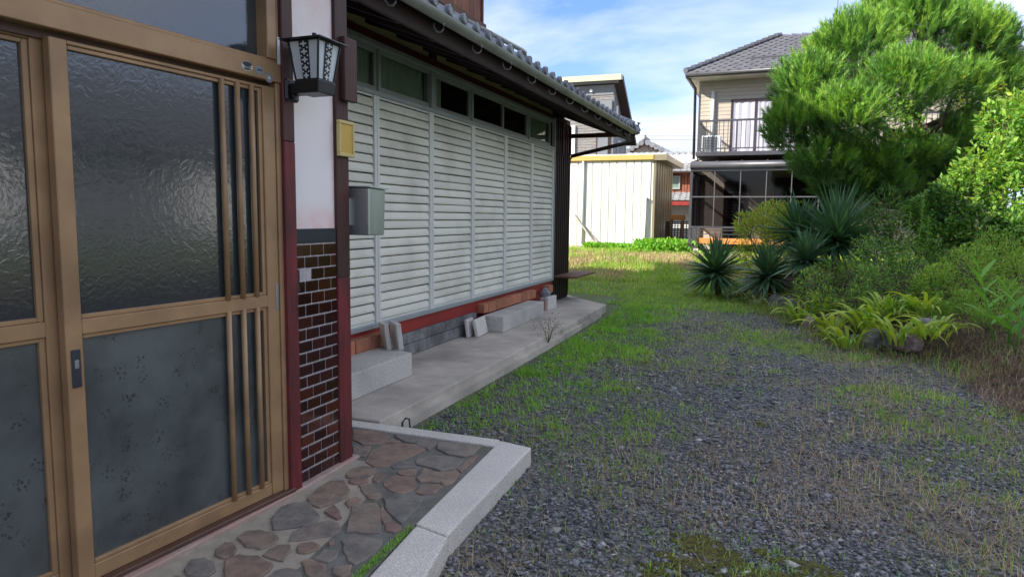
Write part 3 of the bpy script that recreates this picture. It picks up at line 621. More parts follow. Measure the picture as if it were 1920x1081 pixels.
# upper storey
US=thing('upper_storey_placeholder','x','x',(0,0,0)); bpy.data.objects.remove(US)
up_=obj('upper_wall',MB().box(-8.9,-5.9,3.2,-3.87,8.78,6.1),M_['brownclad'],house)
y=7.0
while y<8.78:
    w=.118; obj('board',MB().box(-3.87,y,3.84,-3.852+random.uniform(0,.004),min(y+w-.006,8.79),6.1),M_['boards'],up_); y+=w
y=-5.8
obj('board_wall',MB().box(-3.868,-5.9,3.84,-3.856,6.99,6.1),M_['boards'],up_)
obj('corner_board',MB().box(-3.88,8.78,3.80,-3.83,8.82,6.1),M_['boards'],up_,bevel=.004)
obj('skirt_board',MB().box(-3.87,-5.9,3.76,-3.80,8.84,3.85),M_['rusty'],up_,bevel=.006)
obj('upper_window',MB().box(-3.85,6.6,3.98,-3.80,7.45,5.1),M_['alu'],up_,bevel=.004)
y0_=9.0
obj('upper_roof',MB().hexa([(-9.6,-6.6,5.72),(-3.25,-6.6,5.72),(-3.25,9.3,5.72),(-9.6,9.3,5.72),(-6.8,-6.6,7.1),(-6.0,-6.6,7.1),(-6.0,9.3,7.1),(-6.8,9.3,7.1)]),M_['kawara'],house)
obj('upper_gable_wall',MB().box(-8.9,8.7,3.2,-3.9,8.775,6.3),M_['boards'],house)

# ------------------------------------------------------------ apron, step, blocks
ap=struct('concrete_apron',MB().prism([(-3.2,3.425),(-2.135,3.425),(-2.13,5.0),(-2.15,7.2),(-2.20,9.38),(-2.62,9.80),(-3.0,10.28),(-3.2,10.3)],-.12,.10),M_['conc'],bevel=.006)
struct('concrete_apron_ledge',MB().prism([(-2.14,3.43),(-2.085,3.43),(-2.08,5.0),(-2.10,7.2),(-2.15,8.9),(-2.155,7.2),(-2.14,5.0)],-.12,.045),M_['conc'])
step=thing('paved_step','crazy paved entrance step in slate pieces with speckled granite kerbs','step',(-1.6,2.4,.09))
obj('mortar_bed',MB().prism([(-2.16,.3),(-1.42,.3),(-1.45,1.5),(-1.53,2.1),(-1.62,2.5),(-1.80,2.86),(-1.96,2.86),(-1.97,2.38),(-2.1,1.0)],-.1,.083),M_['sandmortar'],step,label='sandy joint mortar near the door')
obj('mortar_bed',MB().prism([(-1.42,.3),(-1.20,.3),(-1.245,1.9),(-1.29,2.3),(-1.36,3.33),(-2.94,3.33),(-2.94,2.86),(-1.80,2.86),(-1.62,2.5),(-1.53,2.1),(-1.45,1.5)],-.1,.083),M_['greymortar'],step,label='darker grey joint mortar on the outer half')
STN=[[(-1.847, 1.711), (-1.878, 1.768), (-1.843, 1.798), (-1.786, 1.782), (-1.744, 1.746), (-1.739, 1.711), (-1.778, 1.688), (-1.814, 1.688)], [(-1.858, 1.867), (-1.866, 1.915), (-1.834, 1.928), (-1.789, 1.895), (-1.769, 1.853), (-1.783, 1.823), (-1.827, 1.829)], [(-1.768, 1.821), (-1.746, 1.862), (-1.68, 1.881), (-1.593, 1.853), (-1.577, 1.814), (-1.577, 1.763), (-1.678, 1.721)], [(-1.854, 1.965), (-1.859, 2.019), (-1.818, 2.051), (-1.758, 2.05), (-1.708, 2.025), (-1.696, 1.976), (-1.71, 1.927), (-1.77, 1.92)], [(-1.672, 1.893), (-1.677, 1.975), (-1.631, 1.994), (-1.603, 1.962), (-1.576, 1.887), (-1.629, 1.886)], [(-1.571, 1.958), (-1.605, 2.013), (-1.575, 2.047), (-1.53, 2.035), (-1.514, 2.007), (-1.539, 1.963)], [(-1.773, 2.073), (-1.851, 2.161), (-1.88, 2.245), (-1.86, 2.299), (-1.8, 2.33), (-1.684, 2.24), (-1.664, 2.176), (-1.715, 2.116)], [(-1.656, 2.019), (-1.692, 2.087), (-1.68, 2.16), (-1.629, 2.221), (-1.574, 2.213), (-1.535, 2.171), (-1.54, 2.112), (-1.596, 2.061)], [(-1.838, 2.366), (-1.866, 2.49), (-1.863, 2.562), (-1.812, 2.591), (-1.724, 2.511), (-1.693, 2.45), (-1.707, 2.373), (-1.735, 2.312), (-1.782, 2.32)], [(-1.691, 2.28), (-1.691, 2.35), (-1.639, 2.312), (-1.596, 2.266), (-1.598, 2.24), (-1.644, 2.256)], [(-1.667, 2.39), (-1.68, 2.431), (-1.653, 2.461), (-1.609, 2.437), (-1.605, 2.404), (-1.623, 2.356)], [(-1.503, 2.165), (-1.566, 2.278), (-1.615, 2.366), (-1.583, 2.402), (-1.541, 2.43), (-1.499, 2.392), (-1.387, 2.212), (-1.441, 2.184)], [(-1.723, 2.575), (-1.681, 2.619), (-1.617, 2.568), (-1.555, 2.507), (-1.561, 2.462), (-1.609, 2.473), (-1.678, 2.53)], [(-1.8, 2.615), (-1.781, 2.637), (-1.722, 2.656), (-1.705, 2.622), (-1.743, 2.58), (-1.778, 2.587)], [(-1.843, 2.661), (-1.859, 2.727), (-1.829, 2.778), (-1.776, 2.785), (-1.736, 2.749), (-1.74, 2.676), (-1.774, 2.643), (-1.819, 2.635)], [(-1.708, 2.675), (-1.718, 2.733), (-1.674, 2.731), (-1.654, 2.662), (-1.658, 2.634), (-1.688, 2.643)], [(-1.636, 2.651), (-1.626, 2.743), (-1.534, 2.754), (-1.489, 2.685), (-1.472, 2.62), (-1.489, 2.563), (-1.548, 2.576), (-1.606, 2.611)], [(-1.538, 2.49), (-1.53, 2.546), (-1.453, 2.554), (-1.387, 2.572), (-1.358, 2.472), (-1.344, 2.312), (-1.421, 2.363), (-1.485, 2.42)], [(-1.853, 2.851), (-1.915, 2.996), (-1.9, 3.102), (-1.83, 3.153), (-1.726, 3.167), (-1.675, 3.114), (-1.698, 2.986), (-1.728, 2.838), (-1.78, 2.81)], [(-1.707, 2.841), (-1.698, 2.925), (-1.628, 2.923), (-1.593, 2.873), (-1.63, 2.846), (-1.682, 2.818)], [(-1.647, 2.794), (-1.619, 2.827), (-1.585, 2.859), (-1.547, 2.79), (-1.579, 2.757), (-1.626, 2.766)], [(-1.634, 2.968), (-1.59, 3.048), (-1.492, 3.06), (-1.417, 3.027), (-1.401, 2.942), (-1.456, 2.874), (-1.559, 2.903), (-1.605, 2.911)], [(-1.774, 3.21), (-1.76, 3.276), (-1.698, 3.291), (-1.654, 3.205), (-1.655, 3.126), (-1.749, 3.165)], [(-1.663, 3.245), (-1.583, 3.272), (-1.425, 3.283), (-1.415, 3.141), (-1.441, 3.097), (-1.537, 3.104), (-1.615, 3.15)], [(-1.516, 2.75), (-1.548, 2.88), (-1.465, 2.85), (-1.398, 2.884), (-1.364, 2.797), (-1.408, 2.738), (-1.48, 2.716)], [(-1.44, 2.603), (-1.455, 2.689), (-1.398, 2.718), (-1.365, 2.716), (-1.363, 2.631), (-1.394, 2.593)], [(-1.933, 3.095), (-1.923, 3.203), (-1.84, 3.171), (-1.917, 3.131)], [(-2.205, 3.255), (-2.127, 3.276), (-2.011, 3.284), (-1.948, 3.212), (-1.95, 3.102), (-2.013, 3.061), (-2.11, 3.113)], [(-1.942, 3.266), (-1.853, 3.283), (-1.777, 3.273), (-1.772, 3.184), (-1.833, 3.181), (-1.907, 3.229)], [(-2.044, 3.015), (-1.962, 3.05), (-1.926, 2.985), (-1.9, 2.902), (-1.97, 2.905)], [(-1.397, 2.272), (-1.395, 2.303), (-1.34, 2.29), (-1.315, 2.255), (-1.332, 2.229), (-1.369, 2.229)], [(-1.453, 2.324), (-1.517, 2.44), (-1.428, 2.356), (-1.397, 2.317), (-1.41, 2.281)], [(-1.489, 1.943), (-1.494, 2.01), (-1.446, 2.03), (-1.422, 1.982), (-1.426, 1.94), (-1.471, 1.942)], [(-1.514, 1.906), (-1.492, 1.937), (-1.42, 1.921), (-1.363, 1.86), (-1.412, 1.83), (-1.464, 1.86)], [(-1.389, 1.918), (-1.337, 1.954), (-1.304, 1.898), (-1.319, 1.872), (-1.363, 1.879)], [(-1.48, 2.097), (-1.45, 2.142), (-1.403, 2.153), (-1.34, 2.154), (-1.327, 2.127), (-1.317, 2.02), (-1.332, 1.966), (-1.369, 1.979), (-1.427, 2.034)], [(-1.544, 1.769), (-1.554, 1.819), (-1.53, 1.851), (-1.476, 1.851), (-1.439, 1.811)], [(-1.513, 2.06), (-1.509, 2.088), (-1.486, 2.062), (-1.496, 2.044)], [(-1.846, 1.646), (-1.848, 1.677), (-1.802, 1.673), (-1.782, 1.657)], [(-1.422, 2.851), (-1.401, 2.918), (-1.36, 2.877), (-1.342, 2.773), (-1.358, 2.714), (-1.388, 2.741)], [(-1.394, 2.927), (-1.4, 3.034), (-1.399, 3.131), (-1.375, 3.128), (-1.36, 2.9)], [(-1.355, 1.854), (-1.322, 1.865), (-1.295, 1.892), (-1.26, 1.87), (-1.282, 1.819), (-1.347, 1.821)], [(-1.494, 1.775), (-1.435, 1.806), (-1.381, 1.779), (-1.407, 1.728), (-1.472, 1.728)], [(-1.688, 1.696), (-1.574, 1.749), (-1.509, 1.713), (-1.564, 1.645), (-1.659, 1.639)], [(-1.403, 1.819), (-1.35, 1.813), (-1.299, 1.799), (-1.31, 1.748), (-1.362, 1.753)], [(-1.492, 1.694), (-1.451, 1.723), (-1.401, 1.711), (-1.415, 1.66), (-1.471, 1.65)], [(-1.74, 1.633), (-1.685, 1.648), (-1.64, 1.62), (-1.676, 1.58), (-1.741, 1.593)]]
for poly in STN:
    # nudge every outline so it is not a clean polygon
    q=[]; n=len(poly)
    for i in range(n):
        a=Vector(poly[i]); b=Vector(poly[(i+1)%n]); q.append(tuple(a)); d=(b-a)
        if d.length>.06: 
            nr=Vector((-d.y,d.x)).normalized(); q.append(tuple(a+d*.5+nr*random.uniform(-.006,.006)))
    cx_=sum(p[0] for p in q)/len(q); cy_=sum(p[1] for p in q)/len(q); ex=1.06 if cx_>-1.62 or cy_>2.55 else 1.035
    q=[(cx_+(p[0]-cx_)*ex,cy_+(p[1]-cy_)*ex) for p in q]
    obj('stone',MB().prism(q,.04,.0905+random.uniform(-.002,.003),jit=.0008),M_['stone'],step,bevel=.0035)
def gblock(poly,z0,z1): return obj('granite_block',MB().prism(poly,z0,z1),M_['granite'],step,bevel=.009,seg=2)
gblock([(-1.285,2.315),(-1.36,3.39),(-1.165,3.345),(-1.125,2.27)],-.06,.094)
gblock([(-1.278,2.305),(-1.118,2.262),(-1.06,1.98),(-1.03,1.2),(-1.19,1.2),(-1.235,1.9)],-.06,.092)
gblock([(-1.19,1.195),(-1.03,1.195),(-1.02,.2),(-1.17,.2)],-.06,.092)
gblock([(-2.94,3.30),(-2.94,3.405),(-1.37,3.41),(-1.345,3.325),(-1.36,3.30)],-.06,.092)
obj('cement_sill',MB().prism([(-2.14,.3),(-1.99,.9),(-1.915,2.42),(-1.925,2.90),(-1.97,2.9),(-1.97,2.42),(-2.09,1.0),(-2.2,.3)],.04,.096),M_['pinkconc'],step,bevel=.006)
def block(label,poly,z0,z1,mt='concblk',bv=.012,grp=None,cat='concrete block',name='concrete_block'):
    return tag(obj(name,MB().prism(poly,z0,z1,jit=.001),M_[mt],None,bevel=bv,seg=2),label,cat,grp)
block('long speckled concrete step block nearest the corner post, two slabs standing on its far end',[(-2.955,3.46),(-2.53,3.46),(-2.53,4.515),(-2.86,4.60)],.101,.28,name='step_block',cat='step block',grp='concrete step blocks by the wall')
block('long speckled concrete step block in front of the row of orange bricks',[(-2.86,6.60),(-2.62,6.585),(-2.66,8.03),(-2.88,8.05)],.101,.268,name='step_block',cat='step block',grp='concrete step blocks by the wall')
def slab(label,x,y,z,w,h,t,rz_,tilt,mt='concpale'):
    mb=MB().box(-t/2,-w/2,0,t/2,w/2,h); me=mkmesh('concrete_slab',mb,M_[mt],bevel=.005)
    o=link('concrete_slab',me,None,(x,y,z),rot=(0,tilt,rz_)); return tag(o,label,'concrete slab','loose concrete slabs and blocks on the apron')
slab('pale grooved slab standing on the near step block, in front of the other',-2.70,4.60,.283,.19,.205,.04,.80,-.12)
slab('pale slab standing behind another on the near step block',-2.78,4.57,.281,.16,.20,.035,.80,-.14)
slab('pale slab leaning at the near end of the long block with orange bricks above',-2.77,6.38,.103,.33,.175,.035,.10,-.22)
slab('thin slab with curved edge leaning behind the pale slab beside the second step block',-2.84,6.26,.103,.20,.18,.03,.1,-.14)
block('square grey concrete block standing at the far end of the apron below the shelf board',[(-2.78,8.43),(-2.735,8.42),(-2.715,8.72),(-2.76,8.73)],.101,.272,'concpale',.006,'loose concrete slabs and blocks on the apron')
block('low grey concrete block behind the upright square block at the apron end',[(-2.87,8.50),(-2.80,8.49),(-2.79,8.80),(-2.87,8.82)],.101,.25,'concpale',.006,'loose concrete slabs and blocks on the apron')
tag(obj('roof_tile_fragment',MB().tube([(-2.84,8.60,.252),(-2.83,8.61,.30),(-2.85,8.63,.365)],[.06,.075,.03],8),M_['kawara'],None),'broken dark grey tile piece resting on the low block near the shelf','tile piece')
tag(obj('clip',MB().tube([(-2.0,3.45,.03),(-2.0,3.45,.10),(-1.985,3.46,.125),(-1.965,3.47,.12),(-1.96,3.47,.06),(-1.93,3.49,.03)],.006,6),M_['blackmetal'],None,smooth=True),'small bent black cable end sticking up behind the granite kerb','cable')
# ------------------------------------------------------------ wall lantern
lamp=thing('wall_lantern','black metal wall lantern with milky glass and fretwork strips beside the door','wall lantern',(-1.945,2.43,1.80))
LX,LY=-1.80,2.42
def ring(cx,cy,z,h,ang=0.0): return [(cx+h*sx*math.cos(ang)-h*sy*math.sin(ang),cy+h*sx*math.sin(ang)+h*sy*math.cos(ang),z) for sx,sy in ((-1,-1),(1,-1),(1,1),(-1,1))]
HB,HT,ZB,ZT=.053,.073,1.838,1.988
obj('roof_cap',MB().hexa(ring(LX,LY,1.990,.100)+ring(LX,LY,1.994,.098)).hexa(ring(LX,LY,1.9945,.096)+ring(LX,LY,2.008,.016)).tube([(LX,LY,2.0),(LX,LY,2.03)],[.012,.009],10),M_['blackmetal'],lamp)
obj('base_tray',MB().hexa(ring(LX,LY,1.786,.054)+ring(LX,LY,1.835,.060)),M_['blackmetal'],lamp,bevel=.003)
fm=MB()
b_,t_=ring(LX,LY,ZB,HB),ring(LX,LY,ZT,HT)
for k in range(4): fm.bar(b_[k],t_[k],.006)
for k in range(4): fm.bar(b_[k],b_[(k+1)%4],.006); fm.bar(t_[k],t_[(k+1)%4],.006)
obj('corner_frame',fm,M_['blackmetal'],lamp)
b_,t_=ring(LX,LY,ZB,HB-.004),ring(LX,LY,ZT,HT-.004)
for k in range(4):
    A,B,Cc,Dd=[Vector(p) for p in (b_[k],b_[(k+1)%4],t_[(k+1)%4],t_[k])]; nn=(B-A).cross(Dd-A).normalized(); 
    i_=nn*-.003
    obj('glass_panel',MB().hexa([A+i_,B+i_,B,A,Dd+i_,Cc+i_,Cc,Dd]),M_['lampglass'],lamp)
    # pierced strip: two edge bars with rings and crosses between
    def pt(u,v,o=.003): 
        p=A.lerp(B,u).lerp(Dd.lerp(Cc,u),v); return p+nn*o
    u0,u1=.33,.67
    st=MB().hexa([pt(u0,.01,.0015),pt(u1,.01,.0015),pt(u1,.01,.0045),pt(u0,.01,.0045),pt(u0,.99,.0015),pt(u1,.99,.0015),pt(u1,.99,.0045),pt(u0,.99,.0045)])
    hl=MB(); N_=5; um=.5
    for j in range(N_):
        vc=(j+.5)/N_; dv=1/N_
        hl.bar(pt(um,vc-dv*.36,.0055),pt(um,vc+dv*.36,.0055),.0065,.002,upv=nn); hl.bar(pt(um-.115,vc,.0058),pt(um+.115,vc,.0058),.0062,.002,upv=nn)
        for uu in (u0+.045,u1-.045):
            if j: hl.bar(pt(uu,vc-dv*.60,.0055),pt(uu,vc-dv*.40,.0055),.006,.002,upv=nn)
    fs=obj('fretwork_strip',st,M_['blackmetal'],lamp); obj('cutout_cross',hl,M_['lampglass'],fs)
obj('bulb',MB().tube([(LX,LY,1.85),(LX,LY,1.88),(LX,LY,1.93),(LX,LY,1.95)],[.012,.026,.026,.008],12),M_['whiteplastic'],lamp,smooth=True)
obj('mounting_plate',MB().box(-1.945,2.385,1.765,-1.915,2.470,1.855),M_['blackmetal'],lamp,bevel=.008)
obj('arm',MB().box(-1.916,2.405,1.79,-1.86,2.455,1.835).tube([(-1.915,2.42,1.785),(-1.90,2.42,1.785)],.014,10),M_['blackmetal'],lamp,bevel=.005)
# paper card, plate, mailbox
tag(fixn(obj('white_card',dbox(MB(),.005,.036,.012,.016,1.888,2.012),M_['whiteplastic'],None)),'narrow white card fixed to the door frame beside the lantern','card')
dbell=thing('meter_plate','cream plastic frame with amber insert on the dark corner post','plate',(-1.945,2.83,1.65))
obj('frame',MB().box(-1.945,2.765,1.572,-1.925,2.889,1.588).box(-1.945,2.765,1.722,-1.925,2.889,1.738).box(-1.945,2.765,1.588,-1.925,2.780,1.722).box(-1.945,2.874,1.588,-1.925,2.889,1.722),M_['yellowbox'],dbell,bevel=.003)
obj('insert',MB().box(-1.944,2.780,1.588,-1.931,2.874,1.722),M_['yellowin'],dbell)
mbx=thing('mailbox','polished steel mailbox hanging behind the dark corner post','mailbox',(-1.95,3.0,1.2))
obj('case',MB().hexa([(-2.06,2.91,1.20),(-1.865,2.91,1.20),(-1.865,3.05,1.20),(-2.06,3.05,1.20),(-2.06,2.905,1.43),(-1.86,2.905,1.43),(-1.86,3.055,1.425),(-2.06,3.055,1.425)]),M_['steel'],mbx,bevel=.004)
obj('lid',MB().hexa([(-2.07,2.90,1.433),(-1.853,2.90,1.433),(-1.848,3.064,1.426),(-2.07,3.064,1.426),(-2.07,2.90,1.439),(-1.853,2.90,1.439),(-1.848,3.064,1.432),(-2.07,3.064,1.432)]),M_['steel'],mbx)
obj('bracket',MB().box(-2.05,2.866,1.25,-1.97,2.912,1.38),M_['steel'],mbx)

# ------------------------------------------------------------ shed
M_['shedwhite']=mat('cream_white_steel_panel',(.75,.75,.69),(.71,.71,.65),rough=.45,scale=2,stretch=(1,1,.4),dirt=(.5,.47,.38),dirtscale=.9,dirtamt=.3)
M_['shedtan']=mat('ochre_enamel_fascia',(.60,.38,.11),(.55,.34,.10),rough=.4)
M_['shedside']=mat('olive_gold_steel_side',(.30,.26,.17),(.24,.21,.14),rough=.35,metallic=.3,scale=2,stretch=(1,1,.3))
M_['pvc']=mat('white_plastic_pipe',(.72,.72,.68),(.6,.6,.55),rough=.4)
shed=thing('garden_shed','large cream ribbed steel shed with ochre fascia beyond the dry grass','shed',(-4.6,20.3,.35))
G=.35; sx0,sx1=-7.4,-3.46
obj('wall',MB().box(sx0,20.22,.46,sx1,23.6,2.98),M_['shedwhite'],shed)
x=sx0+.02; k=0
while x<sx1-.1:
    w=.205 if k%3 else .26
    w=min(w,sx1-x-.01)
    obj('wall_panel',MB().hexa([(x,20.19,.47),(x+w-.03,20.19,.47),(x+w-.012,20.222,.47),(x-.018,20.222,.47),(x,20.19,2.94),(x+w-.03,20.19,2.94),(x+w-.012,20.222,2.94),(x-.018,20.222,2.94)]),M_['shedwhite'],shed,bevel=.004); x+=w+.018; k+=1
obj('fascia',MB().box(sx0,20.10,2.945,sx1+.02,20.20,3.09),M_['shedtan'],shed,bevel=.01)
obj('roof_sheet',MB().box(sx0,20.12,3.092,sx1+.36,23.9,3.12),M_['shedwhite'],shed)
obj('side_wall',MB().box(sx1+.002,20.21,.46,sx1+.07,23.6,2.98),M_['shedside'],shed)
for k in range(7): obj('side_rib',MB().box(sx1+.07,20.5+.45*k,.5,sx1+.085,20.53+.45*k,2.95),M_['shedside'],shed)
obj('side_fascia',MB().box(sx1+.02,20.12,2.93,sx1+.38,23.9,3.088),M_['shedside'],shed)
obj('concrete_base',MB().box(sx0,20.16,.2,sx1+.06,23.6,.462),M_['conc'],shed)
obj('downpipe',MB().tube([(-5.51,20.13,2.94),(-5.51,20.15,.50)],.035,8),M_['pvc'],shed,smooth=True)
obj('vent_pipe',MB().tube([(-3.64,20.13,1.86),(-3.64,20.13,.30)],.04,8).tube([(-3.64,20.20,1.84),(-3.60,20.10,1.86)],.04,8),M_['pvc'],shed,smooth=True)
def plank(name,label,p,q,w,h,mt,cat,grp=None):
    return tag(fixn(obj(name,MB().bar(p,q,w,h),M_[mt],None)),label,cat,grp)
M_['greywood']=mat('bleached_grey_wood',(.42,.38,.32),(.27,.24,.2),rough=.85,scale=8,stretch=(4,4,.6))
plank('wooden_pole','longer pale pole leaning left against the white shed wall',(-5.02,19.95,.50),(-5.75,20.15,1.36),.05,.04,'greywood','pole','poles leaning against the shed')
plank('wooden_pole','shorter pale pole leaning against the shed under the longer one',(-4.98,19.98,.48),(-5.40,20.16,.98),.045,.04,'greywood','pole','poles leaning against the shed')
block('square weathered concrete post stub in front of the leaning poles by the shed',[(-5.30,19.85),(-4.98,19.85),(-4.98,20.10),(-5.30,20.10)],.25,.60,'conc',.01)
block('low dark timber offcut lying at the left foot of the shed',[(-5.75,19.9),(-5.35,19.9),(-5.35,20.1),(-5.75,20.1)],.28,.39,'brownclad',.01,None,'timber','timber_offcut')
# ------------------------------------------------------------ gap between shed and big house
M_['frost']=mat('grey_stacked_stone',(.07,.07,.075),(.03,.03,.03),rough=.9)
for k,(x0,x1,y0,z0,z1,lb) in enumerate([(-3.25,-2.2,19.9,.34,.48,'lowest dark stepping slab in the gap beside the shed'),(-3.2,-2.25,20.2,.485,.60,'middle dark slab of the stepped stack beside the shed'),(-3.1,-2.35,20.5,.605,.70,'top dark slab of the stepped stack beside the shed')]):
    block(lb,[(x0,y0),(x1,y0-.05),(x1,y0+.6),(x0,y0+.65)],z0,z1,'frost',.02,'dark slabs stacked beside the shed','slab','dark_slab')
rack=thing('lattice_crate','dark plastic lattice crate stack standing in the gap before a white wall','crate',(-3.0,21.4,.7))
lm=MB()
for k in range(9): lm.box(-3.23+.085*k,21.40,.70,-3.205+.085*k,21.43,1.20)
for k in range(8): lm.box(-3.23,21.38,.71+.067*k,-2.53,21.40,.735+.067*k)
obj('front_lattice',lm,M_['frost'],rack); obj('crate_side',MB().box(-3.24,21.43,.70,-3.20,21.9,1.2).box(-2.55,21.43,.70,-2.52,21.9,1.2).box(-3.2,21.43,.7,-2.55,21.9,.73),M_['frost'],rack)
M_['orange']=mat('orange_brown_stained_wood',(.62,.27,.07),(.48,.19,.05),rough=.5,scale=4,stretch=(.4,3,3))
obj_=tag(obj('wooden_stool',MB().box(-3.22,21.95,1.24,-2.78,22.3,1.40).box(-3.20,21.98,.6,-3.14,22.04,1.24).box(-2.86,21.98,.6,-2.80,22.04,1.24).box(-3.20,22.2,.6,-3.14,22.26,1.24).box(-2.86,22.2,.6,-2.80,22.26,1.24),M_['orange'],None,bevel=.01),'orange brown wooden stool top showing above the dark crate','stool')
# ------------------------------------------------------------ middle house seen through the gap
M_['farwhite']=mat('white_render_wall',(.72,.73,.74),(.66,.67,.69),rough=.9,scale=1)
M_['greytile']=mat('grey_roof_tiles',(.30,.31,.33),(.20,.21,.22),rough=.5,scale=5,isl=.12)
def roofplane(name,p00,p10,p01,p11,nr,nc,material,parent,hr=.035,kind='stuff',roll=True):
    """rows of overlapping tiles between eave edge p00-p10 and ridge edge p01-p11"""
    p00,p10,p01,p11=[np.array(p,float) for p in (p00,p10,p01,p11)]
    nn=np.cross(p10-p00,p01-p00); nn=nn/np.linalg.norm(nn); nn=nn if nn[2]>0 else -nn
    out=[]
    for r_ in range(nr):
        v0=r_/nr; v1=min((r_+1.12)/nr,1)
        a0=p00+(p01-p00)*v0; b0=p10+(p11-p10)*v0; a1=p00+(p01-p00)*v1; b1=p10+(p11-p10)*v1
        wrow=np.linalg.norm(b0-a0); n_=max(1,int(round(nc*wrow/np.linalg.norm(p10-p00)))) if np.linalg.norm(p10-p00)>0 else nc
        for c_ in range(n_):
            u0,u1=c_/n_,(c_+.96)/n_; um=(u0+u1)/2
            j=random.uniform(0,.006)
            e=[a0+(b0-a0)*u for u in (u0,um,u1)]; t=[a1+(b1-a1)*u for u in (u0,um,u1)]
            h=hr
            P8=[e[0]+nn*(h*.6+j),e[1]+nn*((h*1.5 if roll else h)+j),e[2]+nn*(h*.7+j),t[2]+nn*.004,t[1]+nn*(.03 if roll else .004),t[0]+nn*.004,e[0]-nn*.0,e[2]-nn*.0]
            out.append(P8)
    return soup(name,np.array(out),[(0,1,4,5),(1,2,3,4)],material,parent,kind=kind) if not True else soup2(name,np.array(out),material,parent,kind)
def soup2(name,P,material,parent,kind):
    F=[(0,1,4,5),(1,2,3,4),(6,7,2,1),(6,1,0,0)]
    F=[(0,1,4,5),(1,2,3,4),(6,7,2,1)]
    return soup(name,P,F,material,parent,kind=kind)
mid=thing('tiled_house','brown boarded house with grey tiled roofs glimpsed between shed and screened porch','house',(-3.0,27.5,.4))
obj('wall',MB().box(-5.6,26.4,.4,-.5,30,3.6),M_['farwhite'],mid)
obj('board_wall',MB().box(-5.6,26.30,1.95,-.5,26.40,3.0),M_['boards'],mid)
for k in range(14): obj('board',MB().box(-4.0+.11*k,26.27,1.95,-3.91+.11*k,26.30,2.95),M_['boards'],mid)
roofplane('roof_tiles',(-5.7,25.8,2.98),(-.3,25.8,2.98),(-5.7,27.3,3.80),(-.3,27.3,3.80),9,24,M_['greytile'],mid)
obj('roof',MB().hexa([(-5.7,25.8,2.93),(-.3,25.8,2.93),(-.3,27.3,3.76),(-5.7,27.3,3.76),(-5.7,25.8,2.975),(-.3,25.8,2.975),(-.3,27.3,3.795),(-5.7,27.3,3.795)]),M_['soffit'],mid)
roofplane('porch_tiles',(-5.7,25.6,1.93),(-.3,25.6,1.93),(-5.7,26.3,2.24),(-.3,26.3,2.24),4,24,M_['greytile'],mid)
obj('porch_fascia',MB().box(-5.7,25.62,1.76,-.3,26.3,1.90),M_['redbeam'],mid)
w_=obj('window',MB().box(-4.3,26.20,2.36,-3.5,26.26,2.40).box(-4.3,26.20,2.80,-3.5,26.26,2.84).box(-3.54,26.2,2.4,-3.5,26.26,2.8).box(-3.93,26.2,2.4,-3.90,26.26,2.8),M_['alu'],mid)
obj('pane',MB().box(-4.3,26.23,2.4,-3.54,26.24,2.8),M_['winglass'],w_)
obj('blind',MB().box(-4.3,26.245,2.4,-3.54,26.26,2.8),M_['stile'],w_)
# gable house behind the shed roof
gab=thing('gable_house','pale gable end with scalloped silver roof tiles peeking over the shed','house',(-6.4,36.5,.5))
obj('wall',MB().prism([(-8.3,.4),(-4.6,.4),(-4.6,4.05),(-6.62,5.15),(-8.3,4.15)],0,4).xf(lambda p:(p[0],36.3+p[2],p[1])),M_['plaster2'],gab)
gm_=mkmesh('verge_tile',MB().tube([(0,-.25,0),(0,.3,.03)],[.14,.12],8),M_['kawara'])
pk=(-6.62,36.0,5.22)
for sgn,n_,sl in ((-1,7,.56),(1,9,.50)):
    for k in range(n_): link('verge_tile',gm_,gab,(pk[0]+sgn*(.16+.23*k),36.0,pk[2]-.06-(.16+.23*k)*sl))
obj('ridge_ornament',MB().tube([(pk[0]-.2,35.95,5.18),(pk[0],35.95,5.30),(pk[0]+.2,35.95,5.18)],[.10,.17,.10],8).tube([(pk[0],35.95,5.3),(pk[0],35.95,5.5)],[.1,.04],6),M_['kawara'],gab)
obj('roof',MB().hexa([(-8.5,36,4.12),(-6.62,36,5.12),(-6.62,41,5.12),(-8.5,41,4.12),(-8.5,36,4.2),(-6.62,36,5.22),(-6.62,41,5.22),(-8.5,41,4.2)]).hexa([(-6.62,36,5.12),(-4.3,36,3.98),(-4.3,41,3.98),(-6.62,41,5.12),(-6.62,36,5.22),(-4.3,36,4.08),(-4.3,41,4.08),(-6.62,41,5.22)]),M_['greytile'],gab)
obj('barge_board',MB().bar((-8.4,35.98,4.06),(-6.62,35.98,5.06),.06,.12).bar((-6.62,35.98,5.06),(-4.4,35.98,3.92),.06,.12),M_['redbeam'],gab)
# grey modern house with metal roof
M_['greybrick']=mat('grey_brick_siding',(.25,.235,.225),(.17,.16,.155),rough=.8,scale=9)
M_['greywall']=mat('slate_blue_render',(.17,.18,.20),(.15,.16,.18),rough=.8,scale=1)
M_['oliveroof']=mat('olive_metal_roof_edge',(.40,.40,.26),(.36,.36,.23),rough=.4)
mod=thing('modern_house','tall grey two storey house with brick siding and steep single pitch roof','house',(-8,31.5,.4))
obj('wall',MB().hexa([(-11.5,30.45,.4),(-7.05,30.45,.4),(-7.05,33.2,.4),(-11.5,33.2,.4),(-11.5,30.45,7.0),(-7.05,30.45,7.0),(-7.05,33.2,5.05),(-11.5,33.2,5.05)]),M_['greybrick'],mod)
for k in range(46):
    z0=1.5+.12*k
    if z0<6.7: obj('siding_course',MB().box(-9.6,30.43,z0,-7.04,30.452,z0+.105),M_['greybrick'],mod)
obj('upper_band',MB().box(-11.5,30.40,6.62,-7.03,30.44,7.05),M_['greywall'],mod)
